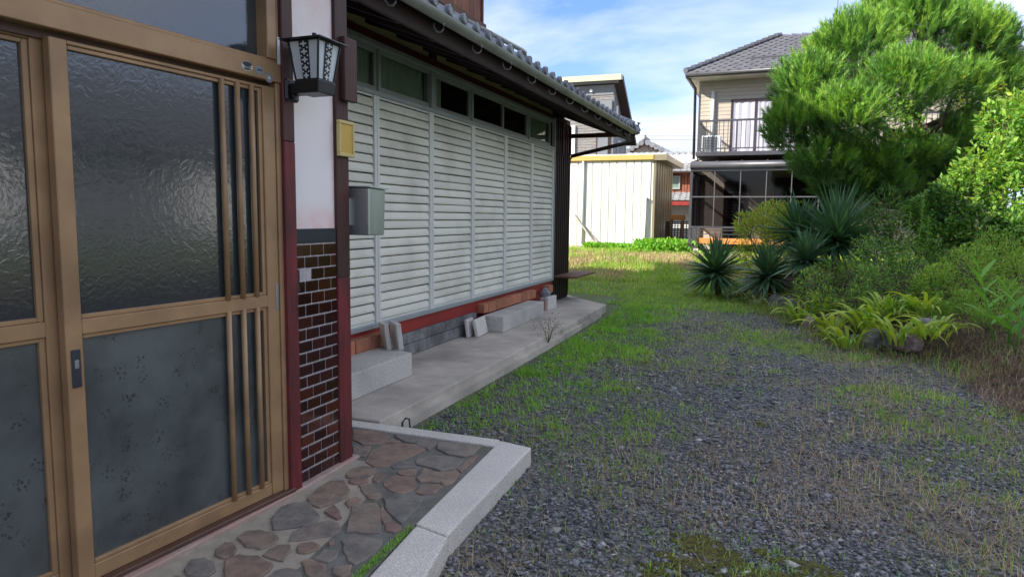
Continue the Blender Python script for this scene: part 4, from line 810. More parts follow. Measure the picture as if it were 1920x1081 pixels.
obj('side_wall',MB().hexa([(-7.049,30.43,.4),(-7.0,30.43,.4),(-7.0,33.2,.4),(-7.049,33.2,.4),(-7.049,30.43,7.05),(-7.0,30.43,7.05),(-7.0,33.2,5.06),(-7.049,33.2,5.06)]),M_['greywall'],mod)
obj('roof_edge',MB().hexa([(-11.7,29.9,7.16),(-6.62,29.9,7.14),(-6.62,30.3,7.2),(-11.7,30.3,7.2),(-11.7,30.0,7.42),(-6.62,30.0,7.40),(-6.62,30.35,7.40),(-11.7,30.35,7.42)]),M_['oliveroof'],mod)
obj('rake',MB().hexa([(-11.7,30.352,7.16),(-6.60,30.352,7.16),(-6.60,33.6,4.72),(-11.7,33.6,4.72),(-11.7,30.352,7.38),(-6.60,30.352,7.38),(-6.60,33.6,4.92),(-11.7,33.6,4.92)]),M_['brownclad'],mod)
obj('soffit',MB().box(-11.5,30.05,7.10,-6.8,30.45,7.18),M_['greywall'],mod)
obj('balcony_box',MB().box(-8.2,30.2,5.45,-7.05,30.42,6.35),M_['greywall'],mod)
obj('flue_cap',MB().tube([(-8.02,30.42,6.82),(-8.02,30.30,6.82)],.07,10),M_['whiteplastic'],mod)
w_=obj('window',MB().box(-6.998,31.2,3.7,-6.95,32.3,4.75),M_['alu'],mod); obj('pane',MB().box(-6.949,31.27,3.77,-6.945,32.23,4.68),M_['greywall'],w_)
w_=obj('window',MB().box(-7.75,30.36,3.7,-7.15,30.42,5.0),M_['brownclad'],mod); obj('pane',MB().box(-7.68,30.34,3.8,-7.22,30.359,4.9),M_['greywall'],w_)
obj('white_panel',MB().box(-9.9,30.33,3.6,-8.72,30.42,5.35),M_['farwhite'],mod)
obj('wall_lamp',MB().box(-6.998,30.85,5.6,-6.93,30.97,6.2),M_['whiteplastic'],mod)
# ------------------------------------------------------------ beige house with balcony and screened porch
M_['beige']=mat('beige_lap_siding',(.42,.375,.31),(.38,.34,.28),rough=.8,scale=3,stretch=(1,1,4))
M_['slategrey']=mat('charcoal_flat_roof_tile',(.115,.115,.125),(.085,.085,.095),rough=.5,scale=4,isl=.12)
M_['charcoal']=mat('charcoal_aluminium',(.075,.075,.085),(.055,.055,.065),rough=.4,scale=3,metallic=.2)
M_['midgrey']=mat('mid_grey_aluminium',(.13,.13,.14),rough=.4,metallic=.2)
M_['cream']=mat('cream_soffit',(.55,.50,.40),rough=.8)
M_['smoke']=glassmat('smoked_polycarbonate',(.50,.495,.51),1.35,rough=.05)
bh=thing('beige_house','beige two storey house with charcoal hipped roof, balcony and screened porch behind the pine','house',(1.5,21.5,.4))
HX0,HX1=-2.34,5.32
wall=obj('wall',MB().box(HX0,21.0,.4,HX1,28,5.35),M_['beige'],bh)
for k in range(22):
    z0=2.98+.105*k
    obj('siding_course',MB().hexa([(HX0-.01,20.985,z0),(HX1,20.985,z0),(HX1,21.0,z0),(HX0-.01,21.0,z0),(HX0-.01,20.994,z0+.1),(HX1,20.994,z0+.1),(HX1,21.0,z0+.1),(HX0-.01,21.0,z0+.1)]),M_['beige'],wall)
obj('eave_board',MB().box(-2.64,20.28,5.22,5.75,20.33,5.32),M_['charcoal'],bh); obj('gutter',MB().tube([(-2.66,20.25,5.28),(5.77,20.25,5.28)],.05,8),M_['charcoal'],bh,smooth=True)
obj('side_eave_board',MB().box(-2.66,20.28,5.20,-2.61,28.6,5.32),M_['charcoal'],bh)
obj('eave_soffit',MB().box(-2.61,20.33,5.20,5.7,21.0,5.23).box(-2.61,21.0,5.20,-2.34,28.5,5.23),M_['cream'],bh)
# hipped roof: front plane and left plane
obj('roof',MB().quad((-2.66,20.25,5.30),(5.77,20.25,5.30),(3.4,24.0,7.0),(-.25,24.0,7.0)).quad((-2.66,20.25,5.30),(-.25,24.0,7.0),(-.25,24.9,7.0),(-2.66,28.6,5.30)).quad((5.77,20.25,5.3),(5.77,28.6,5.3),(3.4,24.9,7.0),(3.4,24.0,7.0)).quad((-.25,24.0,7.0),(3.4,24.0,7.0),(3.4,24.9,7.0),(-.25,24.9,7.0)).quad((-2.66,28.6,5.3),(-.25,24.9,7.0),(3.4,24.9,7.0),(5.77,28.6,5.3)),M_['slategrey'],bh)
roofplane('roof_tiles',(-2.66,20.22,5.31),(5.77,20.22,5.31),(-.25,24.0,7.02),(3.4,24.0,7.02),17,30,M_['slategrey'],bh,roll=False,hr=.03)
roofplane('roof_tiles',(-2.68,28.6,5.31),(-2.68,20.25,5.31),(-.25,24.9,7.02),(-.25,24.0,7.02),15,28,M_['slategrey'],bh,roll=False,hr=.03)
hip=MB(); 
for k in range(15):
    a=Vector((-2.66,20.25,5.36)).lerp(Vector((-.25,24.0,7.06)),k/15); b=Vector((-2.66,20.25,5.36)).lerp(Vector((-.25,24.0,7.06)),(k+.95)/15); hip.tube([a+Vector((0,0,.03)),b],[.085,.07],6)
for k in range(12): hip.tube([(-.25+.3*k,24.45,7.07),(-.25+.3*k+.28,24.45,7.05)],[.11,.10],6)
obj('hip_tiles',hip,M_['slategrey'],bh,kind='stuff')
obj('snow_guard',MB().box(-1.0,21.2,5.80,3.5,21.22,5.83),M_['charcoal'],bh)
obj('downpipe',MB().tube([(-2.60,20.35,5.22),(-2.45,20.9,5.0),(-2.43,20.93,3.0)],.04,8),M_['charcoal'],bh,smooth=True)
obj('vent_duct',MB().tube([(-1.95,20.93,4.90),(-1.95,20.92,3.3)],.055,8),M_['pvc'],bh,smooth=True)
wf=obj('window',MB().box(-1.45,20.94,3.05,-1.40,20.99,4.62).box(-1.45,20.94,4.58,.95,20.99,4.64).box(-.81,20.94,3.05,-.76,20.99,4.6).box(-.08,20.94,3.05,-.03,20.99,4.6).box(.9,20.94,3.05,.95,20.99,4.6).box(-1.45,20.94,3.0,.95,20.99,3.06),M_['brownclad'],bh)
for a in (-1.40,-.76,-.03): obj('pane',MB().box(a,20.955,3.06,a+.6,20.96,4.58),glassmat('balcony_glass',(.9,.9,.92),1.5),wf)
curtain(-1.40,.9,M_['whitecurtain'],x=20.975,z0=3.06,z1=4.58,par=wf,axis='x',amp=.010,freq=38)
# balcony
bal=obj('balcony',MB().box(-2.18,19.15,2.93,5.2,21.0,3.04),M_['charcoal'],bh,bevel=.01)
obj('top_rail',MB().box(-2.14,19.17,3.82,5.2,19.22,3.87),M_['charcoal'],bal,bevel=.005)
obj('bottom_rail',MB().box(-2.14,19.17,3.11,5.2,19.21,3.14),M_['charcoal'],bal); obj('side_rail',MB().box(-2.14,19.2,3.82,-2.10,20.98,3.87).box(-2.14,19.2,3.11,-2.10,20.98,3.14),M_['charcoal'],bal)
bmh=mkmesh('baluster',MB().box(-.008,-.008,-.34,.008,.008,.34),M_['charcoal'])
for k in range(66): link('baluster',bmh,bal,(-2.04+.11*k,19.19,3.48))
for k in range(16): link('baluster',bmh,bal,(-2.12,19.3+.11*k,3.48))
pmh=mkmesh('rail_post',MB().box(-.022,-.022,-.41,.022,.022,.41),M_['charcoal'])
for x in (-2.12,-1.16,-.2,.8,1.8,2.8,3.8): link('rail_post',pmh,bal,(x,19.195,3.44))
ac=thing('air_conditioner','white outdoor air conditioner unit on the balcony floor behind the railing','air conditioner',(-1.82,19.6,3.04))
obj('case',MB().box(-2.07,19.50,3.07,-1.58,19.78,3.50),M_['whiteplastic'],ac,bevel=.015); gr=MB()
for k in range(9): gr.box(-2.05,19.485,3.11+.042*k,-1.68,19.492,3.122+.042*k)
for k in range(9): gr.box(-2.05+.045*k,19.478,3.10,-2.04+.045*k,19.485,3.47)
obj('fan_grille',gr,M_['charcoal'],ac); obj('foot',MB().box(-2.03,19.52,3.04,-1.97,19.76,3.07),M_['charcoal'],ac); obj('foot',MB().box(-1.68,19.52,3.04,-1.62,19.76,3.07),M_['charcoal'],ac)
# screened porch (terrace enclosure)
po=obj('screened_porch',MB().box(-2.23,18.66,2.50,3.6,18.80,2.60).box(-2.23,18.8,2.50,-2.13,20.98,2.60),M_['charcoal'],bh,bevel=.01)
obj('porch_roof',MB().hexa([(-2.24,18.62,2.56),(3.7,18.62,2.56),(3.7,20.98,2.90),(-2.24,20.98,2.90),(-2.24,18.62,2.62),(3.7,18.62,2.62),(3.7,20.98,2.95),(-2.24,20.98,2.95)]),M_['smoke'],po)
fixn(obj('roof_front',MB().tube([(-2.24,18.70,2.66),(3.7,18.70,2.66)],.10,12),M_['charcoal'],po,smooth=True))
for x in (-2.2,-1.6,-.99,-.37,.25,.87,1.5,2.1,2.7,3.3): obj('roof_bar',MB().bar((x,18.75,2.76),(x,20.9,2.99),.04,.03),M_['charcoal'],po)
for i,x in enumerate((-2.2,-1.62,-.99,-.37,.22,.85,1.48,2.1,2.75,3.4)):
    w=.05 if i==0 else .022
    obj('mullion',MB().box(x-w/2,18.68,1.07,x+w/2,18.72,2.51),M_['charcoal'] if i==0 else M_['midgrey'],po)
obj('cross_rail',MB().box(-2.2,18.685,1.84,3.4,18.715,1.87),M_['midgrey'],po); obj('lower_rail',MB().box(-2.22,18.66,1.05,3.4,18.74,1.10),M_['charcoal'],po)
for i,(a,b) in enumerate(zip((-2.17,-1.61,-.98,-.36,.23,.86),(-1.63,-1.0,-.38,.21,.84,1.47))):
    for z0,z1 in ((1.10,1.84),(1.87,2.50)): obj('smoked_pane',MB().box(a,18.695,z0,b,18.702,z1),M_['smoke'],po)
obj('side_panel',MB().box(-2.205,18.74,1.1,-2.198,20.98,2.5),M_['smoke'],po)
for y in (18.72,19.45,20.2,20.95): obj('side_post',MB().box(-2.24,y-.03,.35,-2.17,y+.03,2.52),M_['charcoal'],po)
obj('side_rail',MB().box(-2.22,18.75,1.83,-2.18,20.95,1.88).box(-2.22,18.75,1.05,-2.18,20.95,1.10),M_['charcoal'],po)
obj('post',MB().box(-2.13,18.66,.33,-2.02,18.76,1.06),M_['charcoal'],po)
obj('grab_rail',MB().box(-2.03,18.69,.985,-.3,18.71,1.005).box(-2.03,18.69,.885,-.3,18.71,.905),M_['charcoal'],po)
obj('footing',MB().box(-2.08,18.60,.30,-1.96,18.74,.52),M_['conc'],po)
dk=obj('deck',MB().box(-2.1,18.78,.64,.7,20.98,.70),M_['orange'],po)
obj('deck_fascia',MB().box(-2.12,18.72,.64,.7,18.775,.79),M_['orange'],po,bevel=.006)
# patio door inside the porch
wf=obj('patio_door',MB().box(-1.55,20.94,.74,-1.48,20.985,2.3).box(-1.55,20.94,2.3,-.93,20.985,2.36).box(-.99,20.94,.74,-.93,20.985,2.3).box(-.2,20.94,.78,-.14,20.985,2.4).box(-.2,20.94,2.4,1.66,20.985,2.45).box(.7,20.94,.78,.75,20.985,2.4).box(1.6,20.94,.78,1.66,20.985,2.4),M_['brownclad'],bh)
obj('pane',MB().box(-1.48,20.95,.75,-.99,20.96,2.3).box(-.14,20.95,.8,1.6,20.96,2.4),M_['interior'],wf)
for k in range(9): obj('shutter_slat',MB().box(-1.48,20.93,1.3+.09*k,-.99,20.945,1.35+.09*k),M_['charcoal'],wf)
M_['aerial']=mat('aerial_metal',(.12,.12,.13),rough=.5)
an=thing('tv_antenna','thin rooftop television antenna rising behind the pine','antenna',(1.2,24.45,7.05))
am=MB().tube([(1.35,24.45,7.0),(1.35,24.45,9.1)],.018,6)
obj('mast',am,M_['aerial'],an); eb=MB().box(.9,24.44,8.75,1.9,24.46,8.77)
for k in range(7): eb.box(.92+.15*k,24.2,8.76,.935+.15*k,24.7,8.775)
eb.box(1.0,24.44,8.45,1.8,24.46,8.47)
obj('element',eb,M_['aerial'],an); obj('stay',MB().tube([(1.35,24.45,7.8),(1.0,24.4,7.05)],.008,4).tube([(1.35,24.45,7.8),(1.7,24.4,7.05)],.008,4),M_['aerial'],an)
pl=thing('power_line','thin sagging utility wires crossing the sky low between the far houses','wires',(-4,33,4.6))
for zz,yy in ((4.95,33),(5.15,33.2)):
    obj('wire',MB().tube([(-6.4+.5*k,yy,zz-.10*math.sin(math.pi*k/12)) for k in range(13)],.006,4),M_['aerial'],pl)
# neighbouring house across the drive (seen mirrored in the door glass)
nb=thing('neighbour_house','low tiled house across the lawn mirrored in the door glass','house',(14,12,.3))
obj('wall',MB().box(12.5,2,.2,18,20,3.0),M_['greywall'],nb); obj('roof',MB().hexa([(11.8,1.2,2.9),(18.7,1.2,2.9),(18.7,21,2.9),(11.8,21,2.9),(14.8,3,5.2),(15.6,3,5.2),(15.6,19,5.2),(14.8,19,5.2)]),M_['slategrey'],nb)
obj('window',MB().box(12.42,5,.9,12.49,8,2.4),M_['farwhite'],nb); obj('window',MB().box(12.42,12,.9,12.49,14.5,2.4),M_['farwhite'],nb)

# ------------------------------------------------------------ gravel, turf, straw, moss
def occupied(x,y):
    return ((x<-2.02)&(y<9.4)&(y>3.40))|((x<gedge(y)+.005)&(y<3.42))|((x<-2.15)&(y<10.2))|((x<-2.9)&(y<10.2))
def visible(x,y):
    d=np.stack([x,y,np.full_like(x,-1.3)],-1); F_=np.array(fwd); Rr=np.array(rt); zz=d.dot(F_); u=d.dot(Rr)/np.maximum(zz,.01)
    return (zz>.6)&(np.abs(u)<.82)
def scatter(n,x0,x1,y0,y1,pw=1.6):
    # denser near the camera
    t=rng.random(n); y=(y0**(1-pw)+(y1**(1-pw)-y0**(1-pw))*t)**(1/(1-pw)); x=rng.uniform(x0,x1,n); return x,y
x,y=scatter(330000,-2.3,4.5,1.3,12.0,1.9)
k=visible(x,y)&~occupied(x,y)&(bedd(x,y)<.12); x,y=x[k],y[k]
k=rng.random(len(x))<(1-.55*green(x,y))*np.where(fbm(x*1.6,y*1.6,31)>.54,.35,1.0); x,y=x[k][:160000],y[k][:160000]
n=len(x); s=rng.lognormal(math.log(.0074),.42,n)*np.where(y>5,1.25,1); s=np.clip(s,.0035,.022)
oct_=np.array([[1,0,0],[0,1,0],[-1,0,0],[0,-1,0],[0,0,1],[0,0,-1.]])
P=np.repeat(oct_[None],n,0)+rng.normal(0,.22,(n,6,3)); sc_=np.stack([rng.uniform(.8,1.6,n),rng.uniform(.6,1.1,n),rng.uniform(.3,.65,n)],-1)
P=P*sc_[:,None,:]*s[:,None,None]
ang=rng.uniform(0,6.28,n); tl=rng.normal(0,.35,n)
ca_,sa=np.cos(ang),np.sin(ang); ct,st_=np.cos(tl),np.sin(tl)
X_,Y_,Z_=P[...,0],P[...,1],P[...,2]; Y2=Y_*ct[:,None]-Z_*st_[:,None]; Z2=Y_*st_[:,None]+Z_*ct[:,None]
X3=X_*ca_[:,None]-Y2*sa[:,None]; Y3=X_*sa[:,None]+Y2*ca_[:,None]
P=np.stack([X3+x[:,None],Y3+y[:,None],Z2+(ground_z(x,y)+s*.25)[:,None]],-1)
M_['pebble']=mat('blue_grey_crushed_stone',(.215,.212,.215),(.085,.086,.09),rough=.75,scale=90,isl=.62,hue=.015,detail=2)
g1=soup('gravel',P,[(0,1,4),(1,2,4),(2,3,4),(3,0,4),(1,0,5),(2,1,5),(3,2,5),(0,3,5)],M_['pebble'],kind='stuff')
M_['palepebble']=mat('pale_tan_stone',(.46,.43,.38),(.22,.2,.17),rough=.8,scale=60,isl=.4,hue=.02)
k=rng.choice(n,2600,replace=False); soup('pale_pebbles',P[k]+np.array([.013,.009,.006]),[(0,1,4),(1,2,4),(2,3,4),(3,0,4),(1,0,5),(2,1,5),(3,2,5),(0,3,5)],M_['palepebble'],kind='stuff')
def blades(x,y,L,w,lean,z=None,curve=.5):
    n=len(x); a=rng.uniform(0,6.283,n); d=np.stack([np.cos(a),np.sin(a),np.zeros(n)],-1); sdv=np.stack([-np.sin(a),np.cos(a),np.zeros(n)],-1)
    b=np.stack([x,y,(ground_z(x,y) if z is None else z)-.003],-1); up_=np.array([0,0,1.])
    le=np.abs(rng.normal(lean,lean*.5,n))[:,None]
    m=b+(up_*np.cos(le*.6)+d*np.sin(le*.6))*(L*.55)[:,None]; t=m+(up_*np.cos(le*(1+curve))+d*np.sin(le*(1+curve)))*(L*.45)[:,None]
    W_=(w[:,None]*sdv)/2
    return np.stack([b-W_,b+W_,m+W_*.8,m-W_*.8,t],1)
BF=[(0,1,2),(0,2,3),(3,2,4)]
M_['grass']=leafmat('fresh_grass_blade',(.27,.50,.05),(.18,.38,.045),isl=.4,hue=.035)
M_['grass2']=leafmat('dull_grass_blade',(.32,.42,.10),(.22,.31,.075),isl=.4,hue=.04)
M_['drygrass']=leafmat('dry_straw_blade',(.52,.39,.23),(.34,.24,.14),isl=.4,hue=.02,trans=.2)
x,y=scatter(1050000,-2.4,4.2,1.5,14.5,1.5)
k=visible(x,y)&~occupied(x,y)&(bedd(x,y)<.2); x,y=x[k],y[k]
gr_=green(x,y); clump=sstep(fbm(x*13,y*13,21,2),.42,.62)*(.25+.75*sstep(fbm(x*4,y*4,24,2),.35,.6)); k=rng.random(len(x))<np.clip(gr_**1.35*(.12+clump*.95)*1.0,0,1); x,y,gr_=x[k],y[k],gr_[k]
if len(x)>240000: x,y,gr_=x[:240000],y[:240000],gr_[:240000]
fresh=rng.random(len(x))<(.25+.75*sstep(x,-.9,-1.5)*sstep(y,11,9.5))
L_=rng.uniform(.02,.058,len(x))*(.75+.7*gr_)*np.where(y>8,1.15,1)
w_=rng.uniform(.0026,.005,len(x))*(1+.12*y)*.8
P=blades(x,y,L_,w_,.7)
soup('grass',P[fresh],BF,M_['grass'],kind='stuff'); soup('dull_grass',P[~fresh],BF,M_['grass2'],kind='stuff')
# thin dead straws lying over the gravel
x,y=scatter(90000,-1.6,4.2,1.4,12,1.8); k=visible(x,y)&~occupied(x,y)&(rng.random(len(x))<sstep(fbm(x*1.2,y*1.2,41),.34,.6)*(.25+.75*sstep(x,-.8,.8))); x,y=x[k],y[k]
P=blades(x,y,rng.uniform(.03,.13,len(x)),rng.uniform(.0009,.0022,len(x))*(1+.1*y),1.25,curve=.15); P[...,2]+=.012
soup('dead_straw',P,BF,M_['drygrass'],kind='stuff')
# upright thin dead stems and seedlings
x,y=scatter(950,-1.0,4.0,1.9,9,1.6); k=visible(x,y)&~occupied(x,y)&(bedd(x,y)<0)&(rng.random(len(x))<sstep(fbm(x*1.5,y*1.5,43),.42,.62)); x,y=x[k],y[k]
x=np.repeat(x,5)+rng.normal(0,.022,5*len(x)); y=np.repeat(y,5)+rng.normal(0,.022,len(x))
P=blades(x,y,rng.uniform(.04,.13,len(x)),rng.uniform(.0018,.003,len(x)),.28)
hlf=rng.random(len(x))<.55; soup('dead_stems',P[hlf],BF,M_['drygrass'],kind='stuff'); soup('seedlings',P[~hlf],BF,M_['grass'],kind='stuff')
# far meadow in sun: mixed green and tan
n_=130000; x=rng.uniform(-8.5,6,n_); y=11.2+ (19.9-11.2)*rng.random(n_)**.9
k=~((x<-2.9)&(y<10.3))&(bedd(x,y)<.3)&visible(x,y); x,y=x[k],y[k]
tn=fbm(x*.9,y*.8,51); dryp=sstep(y,12.8,13.6)*sstep(y,18.4,17)*sstep(tn,.42,.60)*.78+.10
dr=rng.random(len(x))<dryp
L_=np.where(y<13,rng.uniform(.03,.07,len(x)),rng.uniform(.06,.17,len(x)))
P=blades(x,y,L_,np.full(len(x),.012),.6)
soup('meadow_grass',P[~dr],BF,leafmat('meadow_blade',(.30,.44,.06),(.20,.34,.045),isl=.35,hue=.04),kind='stuff'); soup('dry_meadow_grass',P[dr],BF,M_['drygrass'],kind='stuff')
# moss cushions
M_['moss']=mat('olive_moss',(.13,.115,.018),(.055,.06,.012),rough=.95,scale=60,isl=.35,bump=.6)
mx=[];
for (cx,cy,rx,ry,nn) in ((-.20,2.70,.20,.11,2600),(.12,2.66,.14,.08,900),(-.05,2.45,.3,.12,1500),(.95,2.75,.18,.07,700),(-.08,4.6,.07,.10,160)):
    a=rng.uniform(0,6.28,nn); r=np.sqrt(rng.random(nn)); xx=cx+rx*1.3*r*np.cos(a); yy=cy+ry*1.3*r*np.sin(a); kk=fbm(xx*9,yy*9,61)>.33+.22*r; mx.append(np.stack([xx[kk],yy[kk]],-1))
mx=np.concatenate(mx); n=len(mx); P=np.repeat(oct_[None],n,0)+rng.normal(0,.2,(n,6,3)); P=P*rng.uniform(.005,.013,n)[:,None,None]*np.array([1,1,.5]); P[...,0]+=mx[:,0,None]; P[...,1]+=mx[:,1,None]; P[...,2]+=ground_z(mx[:,0],mx[:,1])[:,None]+.008
soup('moss',P,[(0,1,4),(1,2,4),(2,3,4),(3,0,4)],M_['moss'],kind='stuff')
# moss line along the granite
xx=rng.uniform(-1.31,-1.275,900); yy=rng.uniform(1.55,2.3,900); xx=xx+(2.3-yy)*.04; P=blades(xx,yy,rng.uniform(.008,.022,900),np.full(900,.003),.5,z=np.full(900,.085)); soup('kerb_moss',P,BF,M_['grass'],kind='stuff')
# plantain patch at the shed
def leaves(c,d,nrm,L,w,fold=.18,droop=0):
    """c base points, d unit axis, nrm rough normal: a folded leaf of four corners + tip"""
    n=len(c); side=norm(np.cross(d,nrm)); nrm=norm(np.cross(side,d)); L=L[:,None]; w=w[:,None]
    m=c+d*L*.45; t=c+d*L-nrm*L*droop
    return np.stack([c,m+side*w/2+nrm*w*fold,t,m-side*w/2+nrm*w*fold,m],1)
LF=[(0,1,4),(1,2,4),(0,4,3),(4,2,3)]
def rdir(n,upb=0.0):
    v=rng.normal(0,1,(n,3)); v=norm(v); v[:,2]+=upb; return norm(v)
n=5200; cx=np.concatenate([rng.normal(-2.95,.42,2600),rng.uniform(-5.3,-3.7,2600)]); cy=np.concatenate([rng.normal(19.1,.42,2600),rng.normal(19.75,.13,2600)])
hh=np.where(cx>-3.7,.33,.15)*rng.random(n); c=np.stack([cx,cy,ground_z(cx,cy)+hh],-1)
M_['broadweed']=leafmat('bright_broad_weed_leaf',(.20,.42,.035),(.13,.32,.03),isl=.3,hue=.03)
soup('broadleaf_weeds',leaves(c,rdir(n,.5),rdir(n,1.4),rng.uniform(.07,.15,n),rng.uniform(.05,.09,n)),LF,M_['broadweed'],kind='stuff')
# ------------------------------------------------------------ pine
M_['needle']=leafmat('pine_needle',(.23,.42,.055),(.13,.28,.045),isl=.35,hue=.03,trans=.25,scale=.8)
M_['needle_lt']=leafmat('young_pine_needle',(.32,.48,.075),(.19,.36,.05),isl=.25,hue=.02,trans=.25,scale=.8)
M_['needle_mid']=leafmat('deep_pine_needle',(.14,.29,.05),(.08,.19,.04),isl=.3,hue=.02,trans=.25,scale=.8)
M_['needle_shade']=leafmat('shaded_pine_needle',(.11,.22,.05),(.065,.15,.04),isl=.35,hue=.02,trans=.2)  # darker needle copy, shade inside the crown put into the colour
M_['bark']=mat('pine_bark',(.13,.085,.06),(.05,.033,.025),rough=.95,scale=14,bump=.8)
M_['bud']=mat('pale_pine_candle',(.62,.56,.44),rough=.8)
pine=thing('pine_tree','big rounded bright green pine tree behind the garden bed at right','tree',(1.95,12.7,.35))
BL=[((0.342, 11.879, 3.317),.62),((0.14, 11.623, 2.687),.50),((0.592, 11.526, 2.188),.52),((1.026, 12.426, 3.946),.72),((1.907, 13.02, 4.301),.78),((2.722, 13.531, 4.148),.72),((3.055, 13.582, 3.46),.58),((1.588, 11.915, 3.216),.72),((0.887, 11.382, 2.784),.60),((2.441, 12.792, 3.317),.60),((1.304, 12.017, 2.213),.52),((3.348, 13.856, 2.972),.40),((0.66, 12.598, 3.843),.52),((2.242, 13.139, 2.283),.50),((1.629, 13.394, 4.758),.60),((2.39, 13.804, 4.841),.55),((2.953, 13.531, 2.387),.42),((0.734, 12.077, 1.815),.32),((3.034, 13.757, 4.133),.5),((1.884, 12.835, 1.756),.36),((1.433, 12.36, 1.948),.45),((1.022, 11.986, 1.932),.42),((1.9, 12.695, 2.38),.5),((2.437, 13.072, 1.976),.45),((2.87, 13.429, 2.722),.48),((2.463, 13.049, 2.651),.4),((3.333, 13.924, 3.632),.45),((0.505, 11.559, 2.784),.5)]
sh_c=[];sh_d=[];dk=[]
ctr=np.array((1.763, 12.884, 2.612))
BL=[(b,r*.88) for b,r in BL]
for (b,r) in BL:
    b=np.array(b); out=norm(b-ctr+np.array([0,0,.25])); n=int(760*r*r)+55
    v=norm(rng.normal(0,1,(n*2,3))+out*.75)[:n]
    rr=r*rng.uniform(.35,1.0,n)**.6*1.06
    c=b+v*rr[:,None]*np.array([1,1,.85]); d=norm(v*.62+np.array([0,0,.80])+rng.normal(0,.20,(n,3)))
    sh_c.append(c); sh_d.append(d); dk.append((v[:,2]<-.25)|(rr<r*.66))  # undersides and inner shoots get the needles coloured as shade
sh_c=np.concatenate(sh_c); sh_d=np.concatenate(sh_d); dk=np.concatenate(dk)
gap=np.array((2.208, 12.318, 2.761)); kk=(np.linalg.norm((sh_c-gap)*np.array([1,.35,1]),axis=1)>.30); sh_c,sh_d,dk=sh_c[kk],sh_d[kk],dk[kk]
def needles(c,d,per,Ls,Ln,w):
    n=len(c); a=norm(np.cross(d,rng.normal(0,1,(n,3)))); b=np.cross(d,a)
    c=np.repeat(c,per,0); d=np.repeat(d,per,0); a=np.repeat(a,per,0); b=np.repeat(b,per,0); m=len(c)
    t=rng.random(m); ph=rng.uniform(0,6.283,m); rad=a*np.cos(ph)[:,None]+b*np.sin(ph)[:,None]
    an=rng.normal(.50,.13,m)*(1.1-.4*t); nd=norm(d*np.cos(an)[:,None]+rad*np.sin(an)[:,None])
    base=c+d*(t*Ls-Ls*.5)[:,None]; L=rng.uniform(.75,1.15,m)[:,None]*Ln; sd_=norm(np.cross(nd,rng.normal(0,1,(m,3))))*w/2
    tip=base+nd*L-np.array([0,0,.012]); mid=base+nd*L*.5
    return np.stack([base-sd_*.7,base+sd_*.7,mid+sd_,tip,mid-sd_],1)
NF=[(0,1,2,4),(4,2,3)]
def soupmixed(name,P,tris,material,parent): return soup(name,P,tris,material,parent,kind='stuff')
NT=[(0,1,2),(0,2,4),(4,2,3)]
tone=rng.random(len(sh_c))
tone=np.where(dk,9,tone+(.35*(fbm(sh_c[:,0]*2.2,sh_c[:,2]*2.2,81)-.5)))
crown=None
for lo,hi,mt,per in ((-1,.33,'needle_mid',58),(.33,.72,'needle',58),(.72,2,'needle_lt',58),(8,10,'needle_shade',40)):
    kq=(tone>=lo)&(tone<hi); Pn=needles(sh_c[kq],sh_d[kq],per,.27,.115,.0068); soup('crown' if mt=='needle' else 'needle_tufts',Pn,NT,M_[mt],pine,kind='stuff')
# candles at some shoot tips
sel=np.where(~dk)[0]; sel=sel[rng.random(len(sel))<.14]; tips=sh_c[sel]+sh_d[sel]*.12
n=len(sel); dd=norm(sh_d[sel]*.5+np.array([0,0,1.])); s_=norm(np.cross(dd,rng.normal(0,1,(n,3)))); t_2=np.cross(dd,s_); rr=.007
LL=rng.uniform(.03,.085,n)[:,None]
P=np.stack([tips+s_*rr,tips-s_*rr*.5+t_2*rr*.87,tips-s_*rr*.5-t_2*rr*.87,tips+dd*LL],1); soup('candles',P,[(0,1,3),(1,2,3),(2,0,3)],M_['bud'],pine,kind='stuff')
root=Vector((1.98,12.75,.2)); fork=Vector((2.274, 13.231, 2.03)); top=Vector((1.928, 13.034, 3.385))
tr_=MB().tube([root,root.lerp(fork,.5)+Vector((.08,0,0)),fork,fork.lerp(top,.5)+Vector((-.06,0,.03)),top],[.15,.12,.10,.075,.04],9)
obj('trunk',tr_,M_['bark'],pine,smooth=True)
for (b,r) in BL:
    b=Vector(b); s0=root.lerp(fork,.7) if b.z<2.6 else fork.lerp(top,min(1,max(0,(b.z-2.4)/2.2)))
    m_=s0.lerp(b,.5)+Vector((random.uniform(-.1,.1),random.uniform(-.1,.1),-.12)); obj('limb',MB().tube([s0,m_,b],[.05,.035,.012],6),M_['bark'],pine,smooth=True)
    for j in range(5):
        v=Vector(rng.normal(0,1,3).tolist()).normalized()*r*.8; obj('twig',MB().tube([m_.lerp(b,.6),b+v*.5,b+v],[.014,.010,.005],5),M_['bark'],pine) if j<3 else None
